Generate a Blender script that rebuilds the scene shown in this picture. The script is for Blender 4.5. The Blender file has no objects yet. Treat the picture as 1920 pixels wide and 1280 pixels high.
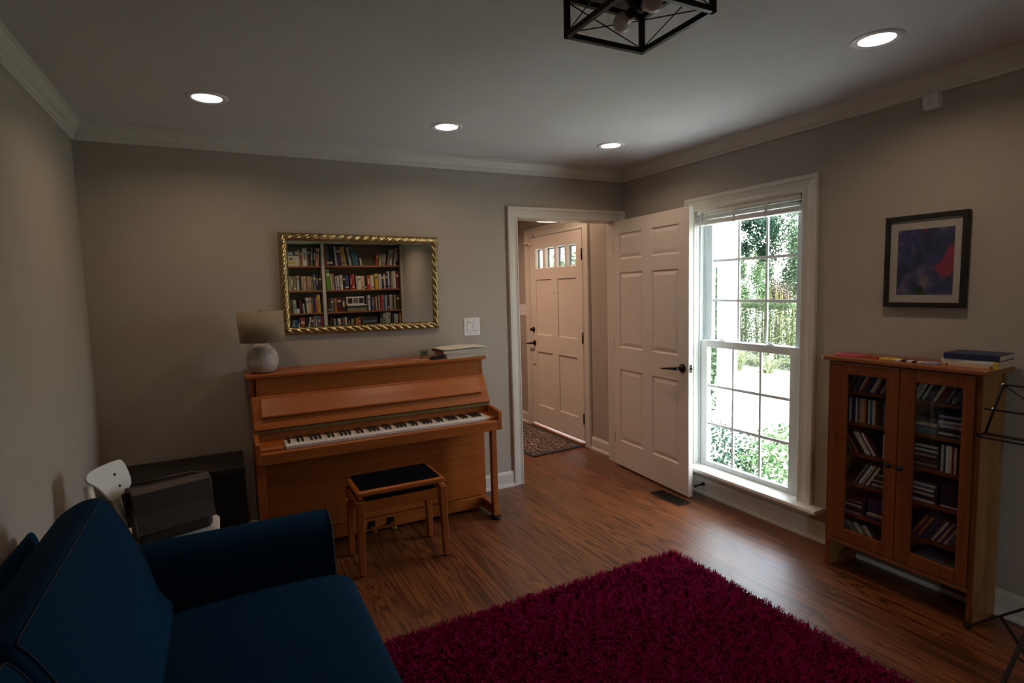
import bpy, bmesh, math, random
import numpy as np
from mathutils import Vector, Matrix, Euler
random.seed(7); rng = np.random.default_rng(11)
scn = bpy.context.scene
COL = scn.collection
PI = math.pi

# ---------------------------------------------------------------- materials
MATS = {}
def new_mat(name):
    m = bpy.data.materials.new(name); m.use_nodes = True
    nt = m.node_tree
    for n in list(nt.nodes): nt.nodes.remove(n)
    out = nt.nodes.new('ShaderNodeOutputMaterial')
    MATS[name] = m
    return m, nt, out
def N(nt, typ, **kw):
    n = nt.nodes.new(typ)
    for k, v in kw.items():
        if k.startswith('i_'):
            key = k[2:]
            key = int(key) if key.isdigit() else key.replace('_', ' ')
            n.inputs[key].default_value = v
        else: setattr(n, k, v)
    return n
def L(nt, a, b): nt.links.new(a, b)
def rgba(c): return (c[0], c[1], c[2], 1.0)
def principled(nt, out, rough=.5, metal=0., spec=.5):
    p = N(nt, 'ShaderNodeBsdfPrincipled')
    p.inputs['Roughness'].default_value = rough; p.inputs['Metallic'].default_value = metal
    p.inputs['Specular IOR Level'].default_value = spec
    L(nt, p.outputs[0], out.inputs[0]); return p
def ramp(nt, fac, stops):
    r = N(nt, 'ShaderNodeValToRGB'); e = r.color_ramp.elements
    while len(e) < len(stops): e.new(0.5)
    for el, (p, c) in zip(e, stops): el.position = p; el.color = rgba(c)
    L(nt, fac, r.inputs[0]); return r
def coords(nt, scale=(1, 1, 1), kind='Object'):
    tc = N(nt, 'ShaderNodeTexCoord'); mp = N(nt, 'ShaderNodeMapping')
    mp.inputs['Scale'].default_value = scale
    L(nt, tc.outputs[kind], mp.inputs[0]); return mp.outputs[0]
def bump(nt, p, height, strength, dist=.002):
    b = N(nt, 'ShaderNodeBump'); b.inputs['Strength'].default_value = strength; b.inputs['Distance'].default_value = dist
    L(nt, height, b.inputs['Height']); L(nt, b.outputs[0], p.inputs['Normal'])

def plain(name, c, rough=.5, metal=0., var=.06, vscale=6., bscale=0, bstr=0, spec=.5):
    """a colour with a slight procedural mottle and an optional fine bump"""
    m, nt, out = new_mat(name); p = principled(nt, out, rough, metal, spec)
    v = coords(nt)
    n = N(nt, 'ShaderNodeTexNoise'); n.inputs['Scale'].default_value = vscale; n.inputs['Detail'].default_value = 3
    L(nt, v, n.inputs['Vector'])
    lo = tuple(max(0, x*(1-var)) for x in c); hi = tuple(min(1, x*(1+var)) for x in c)
    r = ramp(nt, n.outputs['Fac'], [(.3, lo), (.7, hi)]); L(nt, r.outputs[0], p.inputs['Base Color'])
    if bstr:
        b = N(nt, 'ShaderNodeTexNoise'); b.inputs['Scale'].default_value = bscale; b.inputs['Detail'].default_value = 2
        L(nt, v, b.inputs['Vector']); bump(nt, p, b.outputs['Fac'], bstr)
    return m

def wood(name, dark, light, axis='x', freq=1., rough=.4, knots=False, contrast=1.):
    """straight-grained timber, grain along the axis"""
    m, nt, out = new_mat(name); p = principled(nt, out, rough)
    s = {'x': (1.2, 28, 28), 'y': (28, 1.2, 28), 'z': (28, 28, 1.2)}[axis]
    v = coords(nt, tuple(a*freq for a in s))
    n = N(nt, 'ShaderNodeTexNoise'); n.inputs['Scale'].default_value = 1.; n.inputs['Detail'].default_value = 4; n.inputs['Distortion'].default_value = .6
    L(nt, v, n.inputs['Vector'])
    r = ramp(nt, n.outputs['Fac'], [(.5-.22/contrast, dark), (.5+.22/contrast, light)])
    col = r.outputs[0]
    if knots:
        vo = N(nt, 'ShaderNodeTexVoronoi'); vo.inputs['Scale'].default_value = 1.
        ks = {'x': (3, 11, 11), 'y': (11, 3, 11), 'z': (11, 11, 3.5)}[axis]
        L(nt, coords(nt, ks), vo.inputs['Vector'])
        k = ramp(nt, vo.outputs['Distance'], [(.06, (.25, .2, .2)), (.16, (1, 1, 1))])
        mx = N(nt, 'ShaderNodeMix', data_type='RGBA', blend_type='MULTIPLY'); mx.inputs[0].default_value = 1.
        L(nt, col, mx.inputs[6]); L(nt, k.outputs[0], mx.inputs[7]); col = mx.outputs[2]
    L(nt, col, p.inputs['Base Color'])
    bump(nt, p, n.outputs['Fac'], .08)
    return m

def fabric(name, c, c2, scale=420, rough=.95, sheen=.3, spec=.2):
    m, nt, out = new_mat(name); p = principled(nt, out, rough, 0, spec)
    p.inputs['Sheen Weight'].default_value = sheen; p.inputs['Sheen Roughness'].default_value = .5
    v = coords(nt)
    w = N(nt, 'ShaderNodeTexNoise'); w.inputs['Scale'].default_value = scale; w.inputs['Detail'].default_value = 1
    L(nt, v, w.inputs['Vector'])
    r = ramp(nt, w.outputs['Fac'], [(.35, c), (.65, c2)]); L(nt, r.outputs[0], p.inputs['Base Color'])
    bump(nt, p, w.outputs['Fac'], .25, .001)
    return m

def emit(name, c, s):
    m, nt, out = new_mat(name)
    e = N(nt, 'ShaderNodeEmission'); e.inputs[0].default_value = rgba(c); e.inputs[1].default_value = s
    L(nt, e.outputs[0], out.inputs[0]); return m

def glass(name, tint=(1, 1, 1), refl=.07, rough=.0):
    """thin window pane: mostly clear, faint mirror reflection"""
    m, nt, out = new_mat(name)
    t = N(nt, 'ShaderNodeBsdfTransparent'); t.inputs[0].default_value = rgba(tint)
    g = N(nt, 'ShaderNodeBsdfGlossy'); g.inputs['Roughness'].default_value = rough
    f = N(nt, 'ShaderNodeFresnel'); f.inputs['IOR'].default_value = 1.45
    mu = N(nt, 'ShaderNodeMath', operation='MULTIPLY'); mu.inputs[1].default_value = refl/.04
    L(nt, f.outputs[0], mu.inputs[0])
    mn = N(nt, 'ShaderNodeMath', operation='MINIMUM'); mn.inputs[1].default_value = .9; L(nt, mu.outputs[0], mn.inputs[0])
    ge = N(nt, 'ShaderNodeNewGeometry'); fr_ = N(nt, 'ShaderNodeMath', operation='SUBTRACT'); fr_.inputs[0].default_value = 1.; L(nt, ge.outputs['Backfacing'], fr_.inputs[1])
    fm = N(nt, 'ShaderNodeMath', operation='MULTIPLY'); L(nt, mn.outputs[0], fm.inputs[0]); L(nt, fr_.outputs[0], fm.inputs[1])   # the far face of the slab adds no second reflection
    mx = N(nt, 'ShaderNodeMixShader'); L(nt, fm.outputs[0], mx.inputs[0]); L(nt, t.outputs[0], mx.inputs[1]); L(nt, g.outputs[0], mx.inputs[2])
    L(nt, mx.outputs[0], out.inputs[0]); return m

def leafmat(name, c1, c2, trans=.45):
    m, nt, out = new_mat(name)
    g = N(nt, 'ShaderNodeNewGeometry')
    r = ramp(nt, g.outputs['Random Per Island'], [(0., c1), (1., c2)])
    d = N(nt, 'ShaderNodeBsdfDiffuse'); t = N(nt, 'ShaderNodeBsdfTranslucent')
    L(nt, r.outputs[0], d.inputs[0]); L(nt, r.outputs[0], t.inputs[0])
    mx = N(nt, 'ShaderNodeMixShader'); mx.inputs[0].default_value = trans
    L(nt, d.outputs[0], mx.inputs[1]); L(nt, t.outputs[0], mx.inputs[2])
    L(nt, mx.outputs[0], out.inputs[0]); return m

def floor_mat():
    m, nt, out = new_mat('heart pine boards'); p = principled(nt, out, .34, 0, .38); p.inputs['Coat Weight'].default_value = .55; p.inputs['Coat Roughness'].default_value = .40; p.inputs['Coat IOR'].default_value = 1.5
    tc = N(nt, 'ShaderNodeTexCoord'); sp = N(nt, 'ShaderNodeSeparateXYZ'); L(nt, tc.outputs['Object'], sp.inputs[0])
    def M(op, a, b=None, c=None):
        n = N(nt, 'ShaderNodeMath', operation=op)
        for i, x in enumerate((a, b, c)):
            if x is None: continue
            if isinstance(x, (int, float)): n.inputs[i].default_value = x
            else: L(nt, x, n.inputs[i])
        return n.outputs[0]
    xs = M('DIVIDE', sp.outputs[0], .083)
    idx = M('FLOOR', xs); fr = M('FRACT', xs)
    wn = N(nt, 'ShaderNodeTexWhiteNoise', noise_dimensions='1D'); L(nt, idx, wn.inputs['W'])
    rnd = wn.outputs['Value']
    # board ends
    yb = M('ADD', M('DIVIDE', sp.outputs[1], 5.6), M('MULTIPLY', rnd, 7.))
    yi = M('FLOOR', yb); yf = M('FRACT', yb)
    wn2 = N(nt, 'ShaderNodeTexWhiteNoise', noise_dimensions='2D')
    cb = N(nt, 'ShaderNodeCombineXYZ'); L(nt, idx, cb.inputs[0]); L(nt, yi, cb.inputs[1]); L(nt, cb.outputs[0], wn2.inputs['Vector'])
    rb = wn2.outputs['Value']
    off = M('MULTIPLY', rb, 91.)
    cv = N(nt, 'ShaderNodeCombineXYZ')
    L(nt, M('MULTIPLY', sp.outputs[0], 9.5), cv.inputs[0]); L(nt, M('ADD', M('MULTIPLY', sp.outputs[1], .62), off), cv.inputs[1]); L(nt, off, cv.inputs[2])
    n1 = N(nt, 'ShaderNodeTexNoise'); n1.inputs['Scale'].default_value = 1.; n1.inputs['Detail'].default_value = 2.5; n1.inputs['Roughness'].default_value = .45; n1.inputs['Distortion'].default_value = .35
    L(nt, cv.outputs[0], n1.inputs['Vector'])
    rings = M('MULTIPLY_ADD', M('SINE', M('MULTIPLY', n1.outputs['Fac'], 78.)), .5, .5)
    cv2 = N(nt, 'ShaderNodeCombineXYZ')
    L(nt, M('MULTIPLY', sp.outputs[0], 260.), cv2.inputs[0]); L(nt, M('MULTIPLY', sp.outputs[1], 7.), cv2.inputs[1]); L(nt, off, cv2.inputs[2])
    n2 = N(nt, 'ShaderNodeTexNoise'); n2.inputs['Scale'].default_value = 1.; n2.inputs['Detail'].default_value = 2
    L(nt, cv2.outputs[0], n2.inputs['Vector'])
    g = M('ADD', M('MULTIPLY', M('POWER', rings, 2.2), .62), M('MULTIPLY', n2.outputs['Fac'], .36))
    r = ramp(nt, g, [(.08, (.19, .064, .017)), (.42, (.128, .039, .0095)), (.95, (.034, .0095, .0025))])
    tone = M('MULTIPLY_ADD', rb, .5, .75)
    mx = N(nt, 'ShaderNodeMix', data_type='RGBA', blend_type='MULTIPLY'); mx.inputs[0].default_value = 1.
    ct = N(nt, 'ShaderNodeCombineXYZ')
    for i in range(3): L(nt, tone, ct.inputs[i])
    L(nt, r.outputs[0], mx.inputs[6]); L(nt, ct.outputs[0], mx.inputs[7])
    gap = M('LESS_THAN', fr, .022); gap2 = M('LESS_THAN', yf, .0005)
    gp = M('MAXIMUM', gap, gap2)
    m2 = N(nt, 'ShaderNodeMix', data_type='RGBA'); L(nt, gp, m2.inputs[0]); L(nt, mx.outputs[2], m2.inputs[6]); m2.inputs[7].default_value = (.018, .008, .004, 1)
    L(nt, m2.outputs[2], p.inputs['Base Color'])
    rr = M('MULTIPLY_ADD', n2.outputs['Fac'], .10, .30); L(nt, rr, p.inputs['Roughness'])
    h = M('SUBTRACT', M('MULTIPLY', g, .25), M('MULTIPLY', gp, 1.))
    bump(nt, p, h, .35, .0012)
    return m

plain('wall paint', (.385, .345, .30), .75, var=.02, bscale=260, bstr=.05)
plain('ceiling paint', (.56, .555, .545), .85, var=.02, bscale=200, bstr=.05)
plain('white trim paint', (.60, .58, .53), .38, var=.02)
plain('door paint', (.66, .61, .56), .42, var=.02, bscale=120, bstr=.03)
plain('vinyl white', (.60, .645, .65), .35, var=.02)
floor_mat()
wood('piano cherry', (.27, .066, .009), (.38, .105, .017), 'x', 1., .36)
wood('piano cherry upright', (.26, .063, .009), (.37, .10, .016), 'z', 1., .38)
wood('bench cherry', (.28, .07, .010), (.40, .11, .018), 'x', 1.2, .36)
wood('pine stained', (.13, .034, .007), (.23, .065, .014), 'z', .8, .36, knots=True)
wood('pine side', (.25, .12, .035), (.36, .19, .06), 'z', .7, .45, knots=True)  # paler than the stained front: light on the side is put into the colour
wood('pine top', (.22, .07, .022), (.32, .105, .033), 'y', .8, .32)
wood('shelf wood', (.22, .085, .03), (.36, .15, .055), 'x', .8, .5)
wood('shelf back', (.10, .075, .05), (.16, .12, .08), 'z', .6, .7)
plain('black iron', (.012, .012, .013), .45, .6, var=.1)
plain('bronze black', (.012, .011, .011), .4, .5, var=.1)
plain('brass', (.55, .38, .12), .35, 1., var=.15, vscale=30)
plain('dull brass', (.20, .15, .06), .5, .8, var=.3, vscale=50)
plain('ivory key', (.78, .76, .72), .22, var=.02)
plain('ebony key', (.008, .008, .009), .3, var=.1)
plain('black velvet', (.004, .004, .006), 1., var=.2, vscale=80, spec=.02)
fabric('blue upholstery', (.0022, .0165, .042), (.0045, .027, .062), 500, sheen=0., spec=.06)
plain('blue piping', (.0025, .012, .024), .8, var=.15, vscale=200)
plain('sofa leg wood', (.12, .06, .03), .5)
plain('black brown board', (.005, .004, .0035), .42, var=.15)
plain('black brown top', (.013, .0095, .008), .5, var=.15)
plain('chair white', (.66, .64, .60), .4, var=.02)
plain('brown leather', (.018, .0085, .0055), .55, var=.3, vscale=30, bscale=180, bstr=.3)
plain('brown leather dark', (.010, .0055, .004), .5, var=.3, vscale=30, bscale=180, bstr=.3)
m, nt, out = new_mat('lamp linen')
n = N(nt, 'ShaderNodeTexNoise'); n.inputs['Scale'].default_value = 300; L(nt, coords(nt), n.inputs['Vector'])
r = ramp(nt, n.outputs['Fac'], [(.3, (.50, .43, .33)), (.7, (.60, .52, .41))])
d_ = N(nt, 'ShaderNodeBsdfDiffuse'); t_ = N(nt, 'ShaderNodeBsdfTranslucent'); x_ = N(nt, 'ShaderNodeMixShader'); x_.inputs[0].default_value = .6
L(nt, r.outputs[0], d_.inputs[0]); L(nt, r.outputs[0], t_.inputs[0]); L(nt, d_.outputs[0], x_.inputs[1]); L(nt, t_.outputs[0], x_.inputs[2]); L(nt, x_.outputs[0], out.inputs[0])
plain('bookcase back', (.27, .28, .22), .8, var=.03)
plain('dark bronze trim', (.03, .022, .018), .5)
plain('plate white', (.74, .73, .74), .35, var=.01)
plain('plate shadow', (.35, .34, .35), .5, var=.01)
plain('sensor white', (.62, .60, .60), .5, var=.02)
plain('cream plastic', (.72, .62, .48), .5, var=.02)
plain('frame black', (.008, .008, .008), .5, var=.1)
plain('mat board', (.62, .59, .55), .9, var=.02)
plain('brushed steel', (.55, .56, .58), .3, 1., var=.05)
glass('pane glass', (.98, 1, .99), .05)
glass('cabinet glass', (.9, .9, .9), .055)
glass('clear acrylic', (.72, .86, .76), .10)
m, nt, out = new_mat('mirror silver'); p = principled(nt, out, .005, 1.); p.inputs['Base Color'].default_value = (.86, .88, .87, 1)
m, nt, out = new_mat('gilt'); p = principled(nt, out, .34, 1.)
n = N(nt, 'ShaderNodeTexNoise'); n.inputs['Scale'].default_value = 40; L(nt, coords(nt), n.inputs['Vector'])
r = ramp(nt, n.outputs['Fac'], [(.35, (.36, .28, .13)), (.65, (.46, .37, .19))]); L(nt, r.outputs[0], p.inputs['Base Color'])
m, nt, out = new_mat('pebbled ceramic'); p = principled(nt, out, .28, 0, .6)
v = N(nt, 'ShaderNodeTexVoronoi'); v.inputs['Scale'].default_value = 150; L(nt, coords(nt), v.inputs['Vector'])
r = ramp(nt, v.outputs['Distance'], [(.1, (.66, .62, .58)), (.6, (.42, .38, .35))]); L(nt, r.outputs[0], p.inputs['Base Color'])
inv = N(nt, 'ShaderNodeMath', operation='SUBTRACT'); inv.inputs[0].default_value = 1.; L(nt, v.outputs['Distance'], inv.inputs[1]); bump(nt, p, inv.outputs[0], .8, .004)
m, nt, out = new_mat('shag wool'); p = principled(nt, out, .9, 0, .04)
g = N(nt, 'ShaderNodeNewGeometry')
r = ramp(nt, g.outputs['Random Per Island'], [(0., (.085, .0008, .015)), (1., (.30, .004, .075))]); L(nt, r.outputs[0], p.inputs['Base Color'])
plain('rug backing', (.09, .006, .022), .95)
# entry rug: swirling blue-grey field with cream and ochre scrolls and a plain slate border
m, nt, out = new_mat('entry rug wool'); p = principled(nt, out, .95, 0, .1)
v = coords(nt)
n0 = N(nt, 'ShaderNodeTexNoise'); n0.inputs['Scale'].default_value = 6; L(nt, v, n0.inputs['Vector'])
mxv = N(nt, 'ShaderNodeMix', data_type='VECTOR'); mxv.inputs[0].default_value = .12; L(nt, v, mxv.inputs[4]); L(nt, n0.outputs['Color'], mxv.inputs[5])
vo = N(nt, 'ShaderNodeTexVoronoi'); vo.inputs['Scale'].default_value = 10.5; L(nt, mxv.outputs[1], vo.inputs['Vector'])
mu = N(nt, 'ShaderNodeMath', operation='MULTIPLY'); mu.inputs[1].default_value = 26.; L(nt, vo.outputs['Distance'], mu.inputs[0])
si = N(nt, 'ShaderNodeMath', operation='SINE'); L(nt, mu.outputs[0], si.inputs[0])
r1 = ramp(nt, si.outputs[0], [(.0, (.055, .055, .058)), (.45, (.12, .105, .10)), (.8, (.30, .24, .19))])
r2 = ramp(nt, vo.outputs['Distance'], [(.07, (.42, .23, .09)), (.12, (1, 1, 1))])
mm = N(nt, 'ShaderNodeMix', data_type='RGBA', blend_type='MULTIPLY'); mm.inputs[0].default_value = .9
L(nt, r1.outputs[0], mm.inputs[6]); L(nt, r2.outputs[0], mm.inputs[7])
n3 = N(nt, 'ShaderNodeTexVoronoi'); n3.inputs['Scale'].default_value = 60; L(nt, mxv.outputs[1], n3.inputs['Vector'])
r3 = ramp(nt, n3.outputs['Distance'], [(.25, (.55, .5, .5)), (.6, (1.3, 1.2, 1.1))])
m4 = N(nt, 'ShaderNodeMix', data_type='RGBA', blend_type='MULTIPLY'); m4.inputs[0].default_value = .8
L(nt, mm.outputs[2], m4.inputs[6]); L(nt, r3.outputs[0], m4.inputs[7]); L(nt, m4.outputs[2], p.inputs['Base Color'])
plain('entry rug border', (.05, .06, .075), .95, var=.2, vscale=90)
# abstract print: a loose wash of blues and violets with stray warm patches
m, nt, out = new_mat('abstract print'); p = principled(nt, out, .6)
n = N(nt, 'ShaderNodeTexNoise'); n.inputs['Scale'].default_value = 9; n.inputs['Detail'].default_value = 6; n.inputs['Distortion'].default_value = 1.2; L(nt, coords(nt), n.inputs['Vector'])
r = ramp(nt, n.outputs['Fac'], [(.25, (.012, .014, .03)), (.42, (.02, .04, .13)), (.52, (.045, .06, .20)), (.6, (.12, .11, .25)), (.7, (.22, .20, .26))])
n5 = N(nt, 'ShaderNodeTexNoise'); n5.inputs['Scale'].default_value = 7.; n5.inputs['Detail'].default_value = 2
mp = N(nt, 'ShaderNodeMapping'); mp.inputs['Location'].default_value = (3.3, 1.2, 8.4); tc = N(nt, 'ShaderNodeTexCoord'); L(nt, tc.outputs['Object'], mp.inputs[0]); L(nt, mp.outputs[0], n5.inputs['Vector'])
f = ramp(nt, n5.outputs['Fac'], [(.60, (0, 0, 0)), (.64, (1, 1, 1))])
f2 = ramp(nt, n5.outputs['Fac'], [(.33, (1, 1, 1)), (.37, (0, 0, 0))])
ma = N(nt, 'ShaderNodeMix', data_type='RGBA'); L(nt, f.outputs[0], ma.inputs[0]); L(nt, r.outputs[0], ma.inputs[6]); ma.inputs[7].default_value = (.34, .03, .09, 1)
mb = N(nt, 'ShaderNodeMix', data_type='RGBA'); L(nt, f2.outputs[0], mb.inputs[0]); L(nt, ma.outputs[2], mb.inputs[6]); mb.inputs[7].default_value = (.012, .055, .04, 1)
L(nt, mb.outputs[2], p.inputs['Base Color'])

PAL = {'white': (.70, .69, .66), 'pale_grey': (.50, .50, .49), 'cream': (.66, .60, .45), 'beige': (.52, .42, .32), 'pink_beige': (.55, .40, .34),
 'tan': (.38, .27, .17), 'salmon': (.60, .27, .17), 'peach': (.62, .44, .30), 'rust': (.34, .10, .035), 'orange': (.52, .17, .03), 'brick_red': (.36, .07, .04),
 'red': (.42, .045, .035), 'dark_red': (.17, .017, .018), 'crimson': (.45, .03, .10), 'maroon': (.10, .022, .025), 'plum': (.075, .04, .085), 'purple': (.13, .035, .20),
 'indigo': (.05, .05, .16), 'navy': (.018, .028, .085), 'blue': (.05, .13, .32), 'pale_blue': (.48, .56, .66), 'lavender': (.36, .37, .52), 'slate': (.13, .16, .20),
 'teal': (.02, .15, .22), 'sage': (.42, .46, .36), 'olive': (.23, .21, .12), 'green': (.13, .32, .03), 'dark_green': (.02, .06, .04), 'lime': (.52, .58, .25), 'pink': (.60, .10, .15),
 'yellow': (.58, .42, .05), 'black': (.012, .012, .013), 'charcoal': (.035, .035, .038), 'dark_brown': (.055, .032, .02), 'grey': (.24, .24, .24)}
def cname(c): return c.replace('_', ' ').replace('charcoal', 'charcoal grey')
for k, c in PAL.items(): plain('cover ' + k, c, .5, var=.12, vscale=45)
plain('paper block', (.66, .60, .48), .9, var=.05, vscale=90)
plain('case grey plastic', (.10, .10, .10), .25, var=.1)

# ---------------------------------------------------------------- mesh building
class MB:
    """collects shapes (world coordinates) that become ONE mesh object"""
    def __init__(s): s.v = []; s.f = []; s.m = []; s.sm = []
    def add(s, v, f, mat=0, smooth=False):
        o = len(s.v); s.v += [tuple(p) for p in v]
        for q in f: s.f.append(tuple(i+o for i in q)); s.m.append(mat); s.sm.append(smooth)
        return s
    def box(s, x0, x1, y0, y1, z0, z1, mat=0):
        v = [(x, y, z) for x in (x0, x1) for y in (y0, y1) for z in (z0, z1)]
        f = [(0, 1, 3, 2), (4, 6, 7, 5), (0, 4, 5, 1), (2, 3, 7, 6), (0, 2, 6, 4), (1, 5, 7, 3)]
        return s.add(v, f, mat)
    def obox(s, M, sx, sy, sz, mat=0):
        """box of half sizes under a matrix"""
        v = [M @ Vector((x, y, z)) for x in (-sx, sx) for y in (-sy, sy) for z in (-sz, sz)]
        f = [(0, 1, 3, 2), (4, 6, 7, 5), (0, 4, 5, 1), (2, 3, 7, 6), (0, 2, 6, 4), (1, 5, 7, 3)]
        return s.add(v, f, mat)
    def bar(s, a, b, w, h=None, mat=0, up=(0, 0, 1)):
        a, b = Vector(a), Vector(b); h = h or w; d = b-a; l = d.length; d.normalize()
        u = Vector(up)
        if abs(d.dot(u)) > .95: u = Vector((1, 0, 0))
        r = d.cross(u).normalized(); u2 = r.cross(d)
        M = Matrix((r, d, u2)).transposed().to_4x4(); M.translation = (a+b)/2
        return s.obox(M, w/2, l/2, h/2, mat)
    def ring(s, pts_list, mat=0, smooth=True, caps=True, closed=False):
        """skin successive loops of equal length"""
        n = len(pts_list[0]); v = [p for r in pts_list for p in r]; f = []
        k = len(pts_list)
        for i in range(k if closed else k-1):
            a, b = i*n, ((i+1) % k)*n
            for j in range(n): f.append((a+j, a+(j+1) % n, b+(j+1) % n, b+j))
        s.add(v, f, mat, smooth)
        if caps and not closed:
            o = len(s.v)-len(v)
            s.f.append(tuple(o+j for j in range(n))[::-1]); s.m.append(mat); s.sm.append(False)
            s.f.append(tuple(o+(k-1)*n+j for j in range(n))); s.m.append(mat); s.sm.append(False)
        return s
    def tube(s, path, r, n=10, mat=0, closed=False):
        P = [Vector(p) for p in path]; k = len(P); rs = r if isinstance(r, (list, tuple)) else [r]*k
        rings = []; pu = None
        for i, p in enumerate(P):
            if closed: d = P[(i+1) % k]-P[i-1]
            else: d = P[min(i+1, k-1)]-P[max(i-1, 0)]
            d.normalize()
            if pu is None:
                u = Vector((0, 0, 1)) if abs(d.z) < .9 else Vector((1, 0, 0))
            else: u = pu
            a = d.cross(u).normalized(); u = a.cross(d).normalized(); pu = u
            rings.append([p+rs[i]*(math.cos(t)*a+math.sin(t)*u) for t in [2*PI*j/n for j in range(n)]])
        return s.ring(rings, mat, True, True, closed)
    def lathe(s, prof, c=(0, 0, 0), n=32, mat=0, axis='z', caps=True, smooth=True):
        rings = []
        for r, h in prof:
            ps = []
            for j in range(n):
                t = 2*PI*j/n; a, b = r*math.cos(t), r*math.sin(t)
                q = {'z': (a, b, h), 'x': (h, a, b), 'y': (b, h, a)}[axis]
                ps.append((c[0]+q[0], c[1]+q[1], c[2]+q[2]))
            rings.append(ps)
        return s.ring(rings, mat, smooth, caps)
    def prism(s, pts, axis, lo, hi, mat=0, smooth=False):
        """outline pts in the plane normal to axis, extruded lo..hi"""
        def P(a, b, t): return {'x': (t, a, b), 'y': (a, t, b), 'z': (a, b, t)}[axis]
        return s.ring([[P(a, b, lo) for a, b in pts], [P(a, b, hi) for a, b in pts]], mat, smooth)
    def build(s, name, mats, parent=None, bevel=0, seg=2, subsurf=0, xf=None, local=False, autosmooth=False):
        mats = mats if isinstance(mats, (list, tuple)) else [mats]
        me = bpy.data.meshes.new(name)
        org = Vector((0, 0, 0))
        if parent is not None and not local: org = Vector(parent.get('_o', (0, 0, 0)))
        me.from_pydata([tuple(Vector(p)-org) for p in s.v], [], s.f)
        for q in mats: me.materials.append(MATS[q])
        me.polygons.foreach_set('material_index', s.m)
        me.polygons.foreach_set('use_smooth', s.sm)
        bm = bmesh.new(); bm.from_mesh(me); bmesh.ops.recalc_face_normals(bm, faces=bm.faces); bm.to_mesh(me); bm.free()
        me.update()
        o = bpy.data.objects.new(name, me); COL.objects.link(o)
        if parent is not None: o.parent = parent; o['_o'] = tuple(parent.get('_o', (0, 0, 0)))
        else: o['_o'] = (0., 0., 0.)
        if bevel:
            md = o.modifiers.new('edge', 'BEVEL'); md.width = bevel; md.segments = seg; md.limit_method = 'ANGLE'; md.angle_limit = math.radians(40)
        if subsurf:
            md = o.modifiers.new('sub', 'SUBSURF'); md.levels = subsurf; md.render_levels = subsurf
        return o
def np_mesh(name, V, F, mat, parent=None, smooth=False):
    """a big mesh from arrays: V (n,3), F (m,4) quads, world coordinates"""
    org = np.array(parent.get('_o', (0, 0, 0))) if parent is not None else np.zeros(3)
    me = bpy.data.meshes.new(name); V = (V-org).astype(np.float32); F = F.astype(np.int32)
    me.vertices.add(len(V)); me.vertices.foreach_set('co', V.ravel())
    me.loops.add(F.size); me.loops.foreach_set('vertex_index', F.ravel())
    me.polygons.add(len(F)); me.polygons.foreach_set('loop_start', np.arange(0, F.size, F.shape[1], dtype=np.int32))
    me.polygons.foreach_set('loop_total', np.full(len(F), F.shape[1], np.int32))
    me.polygons.foreach_set('use_smooth', np.full(len(F), smooth))
    me.materials.append(MATS[mat]); me.update(calc_edges=True); me.validate()
    o = bpy.data.objects.new(name, me); COL.objects.link(o)
    if parent is not None: o.parent = parent; o['_o'] = tuple(parent.get('_o', (0, 0, 0)))
    return o
def thing(name, label, cat, loc, rz=0., group=None, rot=None):
    o = bpy.data.objects.new(name, None); COL.objects.link(o); o.empty_display_size = .05
    o.location = loc; o.rotation_euler = rot if rot is not None else (0, 0, rz); o['_o'] = tuple(loc)
    return tag(o, label, cat, group)
def tag(o, label, cat, group=None, kind=None):
    o['label'] = label; o['category'] = cat
    if group: o['group'] = group
    if kind: o['kind'] = kind
    return o
def struct(o, label, cat): return tag(o, label, cat, None, 'structure')
def chamfer_rect(a0, a1, b0, b1, r, n=4):
    pts = []
    for (ca, cb, t0) in ((a1-r, b1-r, 0), (a0+r, b1-r, 90), (a0+r, b0+r, 180), (a1-r, b0+r, 270)):
        for k in range(n+1):
            t = math.radians(t0+90*k/n); pts.append((ca+r*math.cos(t), cb+r*math.sin(t)))
    return pts
ORD = ['first', 'second', 'third', 'fourth', 'fifth', 'sixth', 'seventh', 'eighth', 'ninth', 'tenth', 'eleventh', 'twelfth', 'thirteenth', 'fourteenth', 'fifteenth',
       'sixteenth', 'seventeenth', 'eighteenth', 'nineteenth', 'twentieth', 'twenty-first', 'twenty-second', 'twenty-third', 'twenty-fourth', 'twenty-fifth', 'twenty-sixth', 'twenty-seventh', 'twenty-eighth', 'twenty-ninth', 'thirtieth', 'thirty-first', 'thirty-second', 'thirty-third', 'thirty-fourth', 'thirty-fifth', 'thirty-sixth']

# ---------------------------------------------------------------- camera
H = 1.5079
YAW, PITCH, ROLL, FPX = .47507, .09261, -.02753, 1051.83
fw = Vector((math.sin(YAW)*math.cos(PITCH), math.cos(YAW)*math.cos(PITCH), -math.sin(PITCH)))
rt = Vector((math.cos(YAW), -math.sin(YAW), 0)); up = rt.cross(fw)
r2 = math.cos(ROLL)*rt+math.sin(ROLL)*up; u2 = -math.sin(ROLL)*rt+math.cos(ROLL)*up
cam = bpy.data.cameras.new('camera'); cam.sensor_width = 36.; cam.lens = FPX/1920*36.; cam.clip_start = .02; cam.clip_end = 200
co = bpy.data.objects.new('camera', cam); COL.objects.link(co)
M = Matrix((r2, u2, -fw)).transposed().to_4x4(); M.translation = (0, 0, H); co.matrix_world = M
scn.camera = co
scn.view_settings.view_transform = 'Standard'; scn.view_settings.look = 'None'; scn.view_settings.gamma = 1.
scn.view_settings.exposure = 0.; scn.view_settings.use_curve_mapping = False
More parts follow.
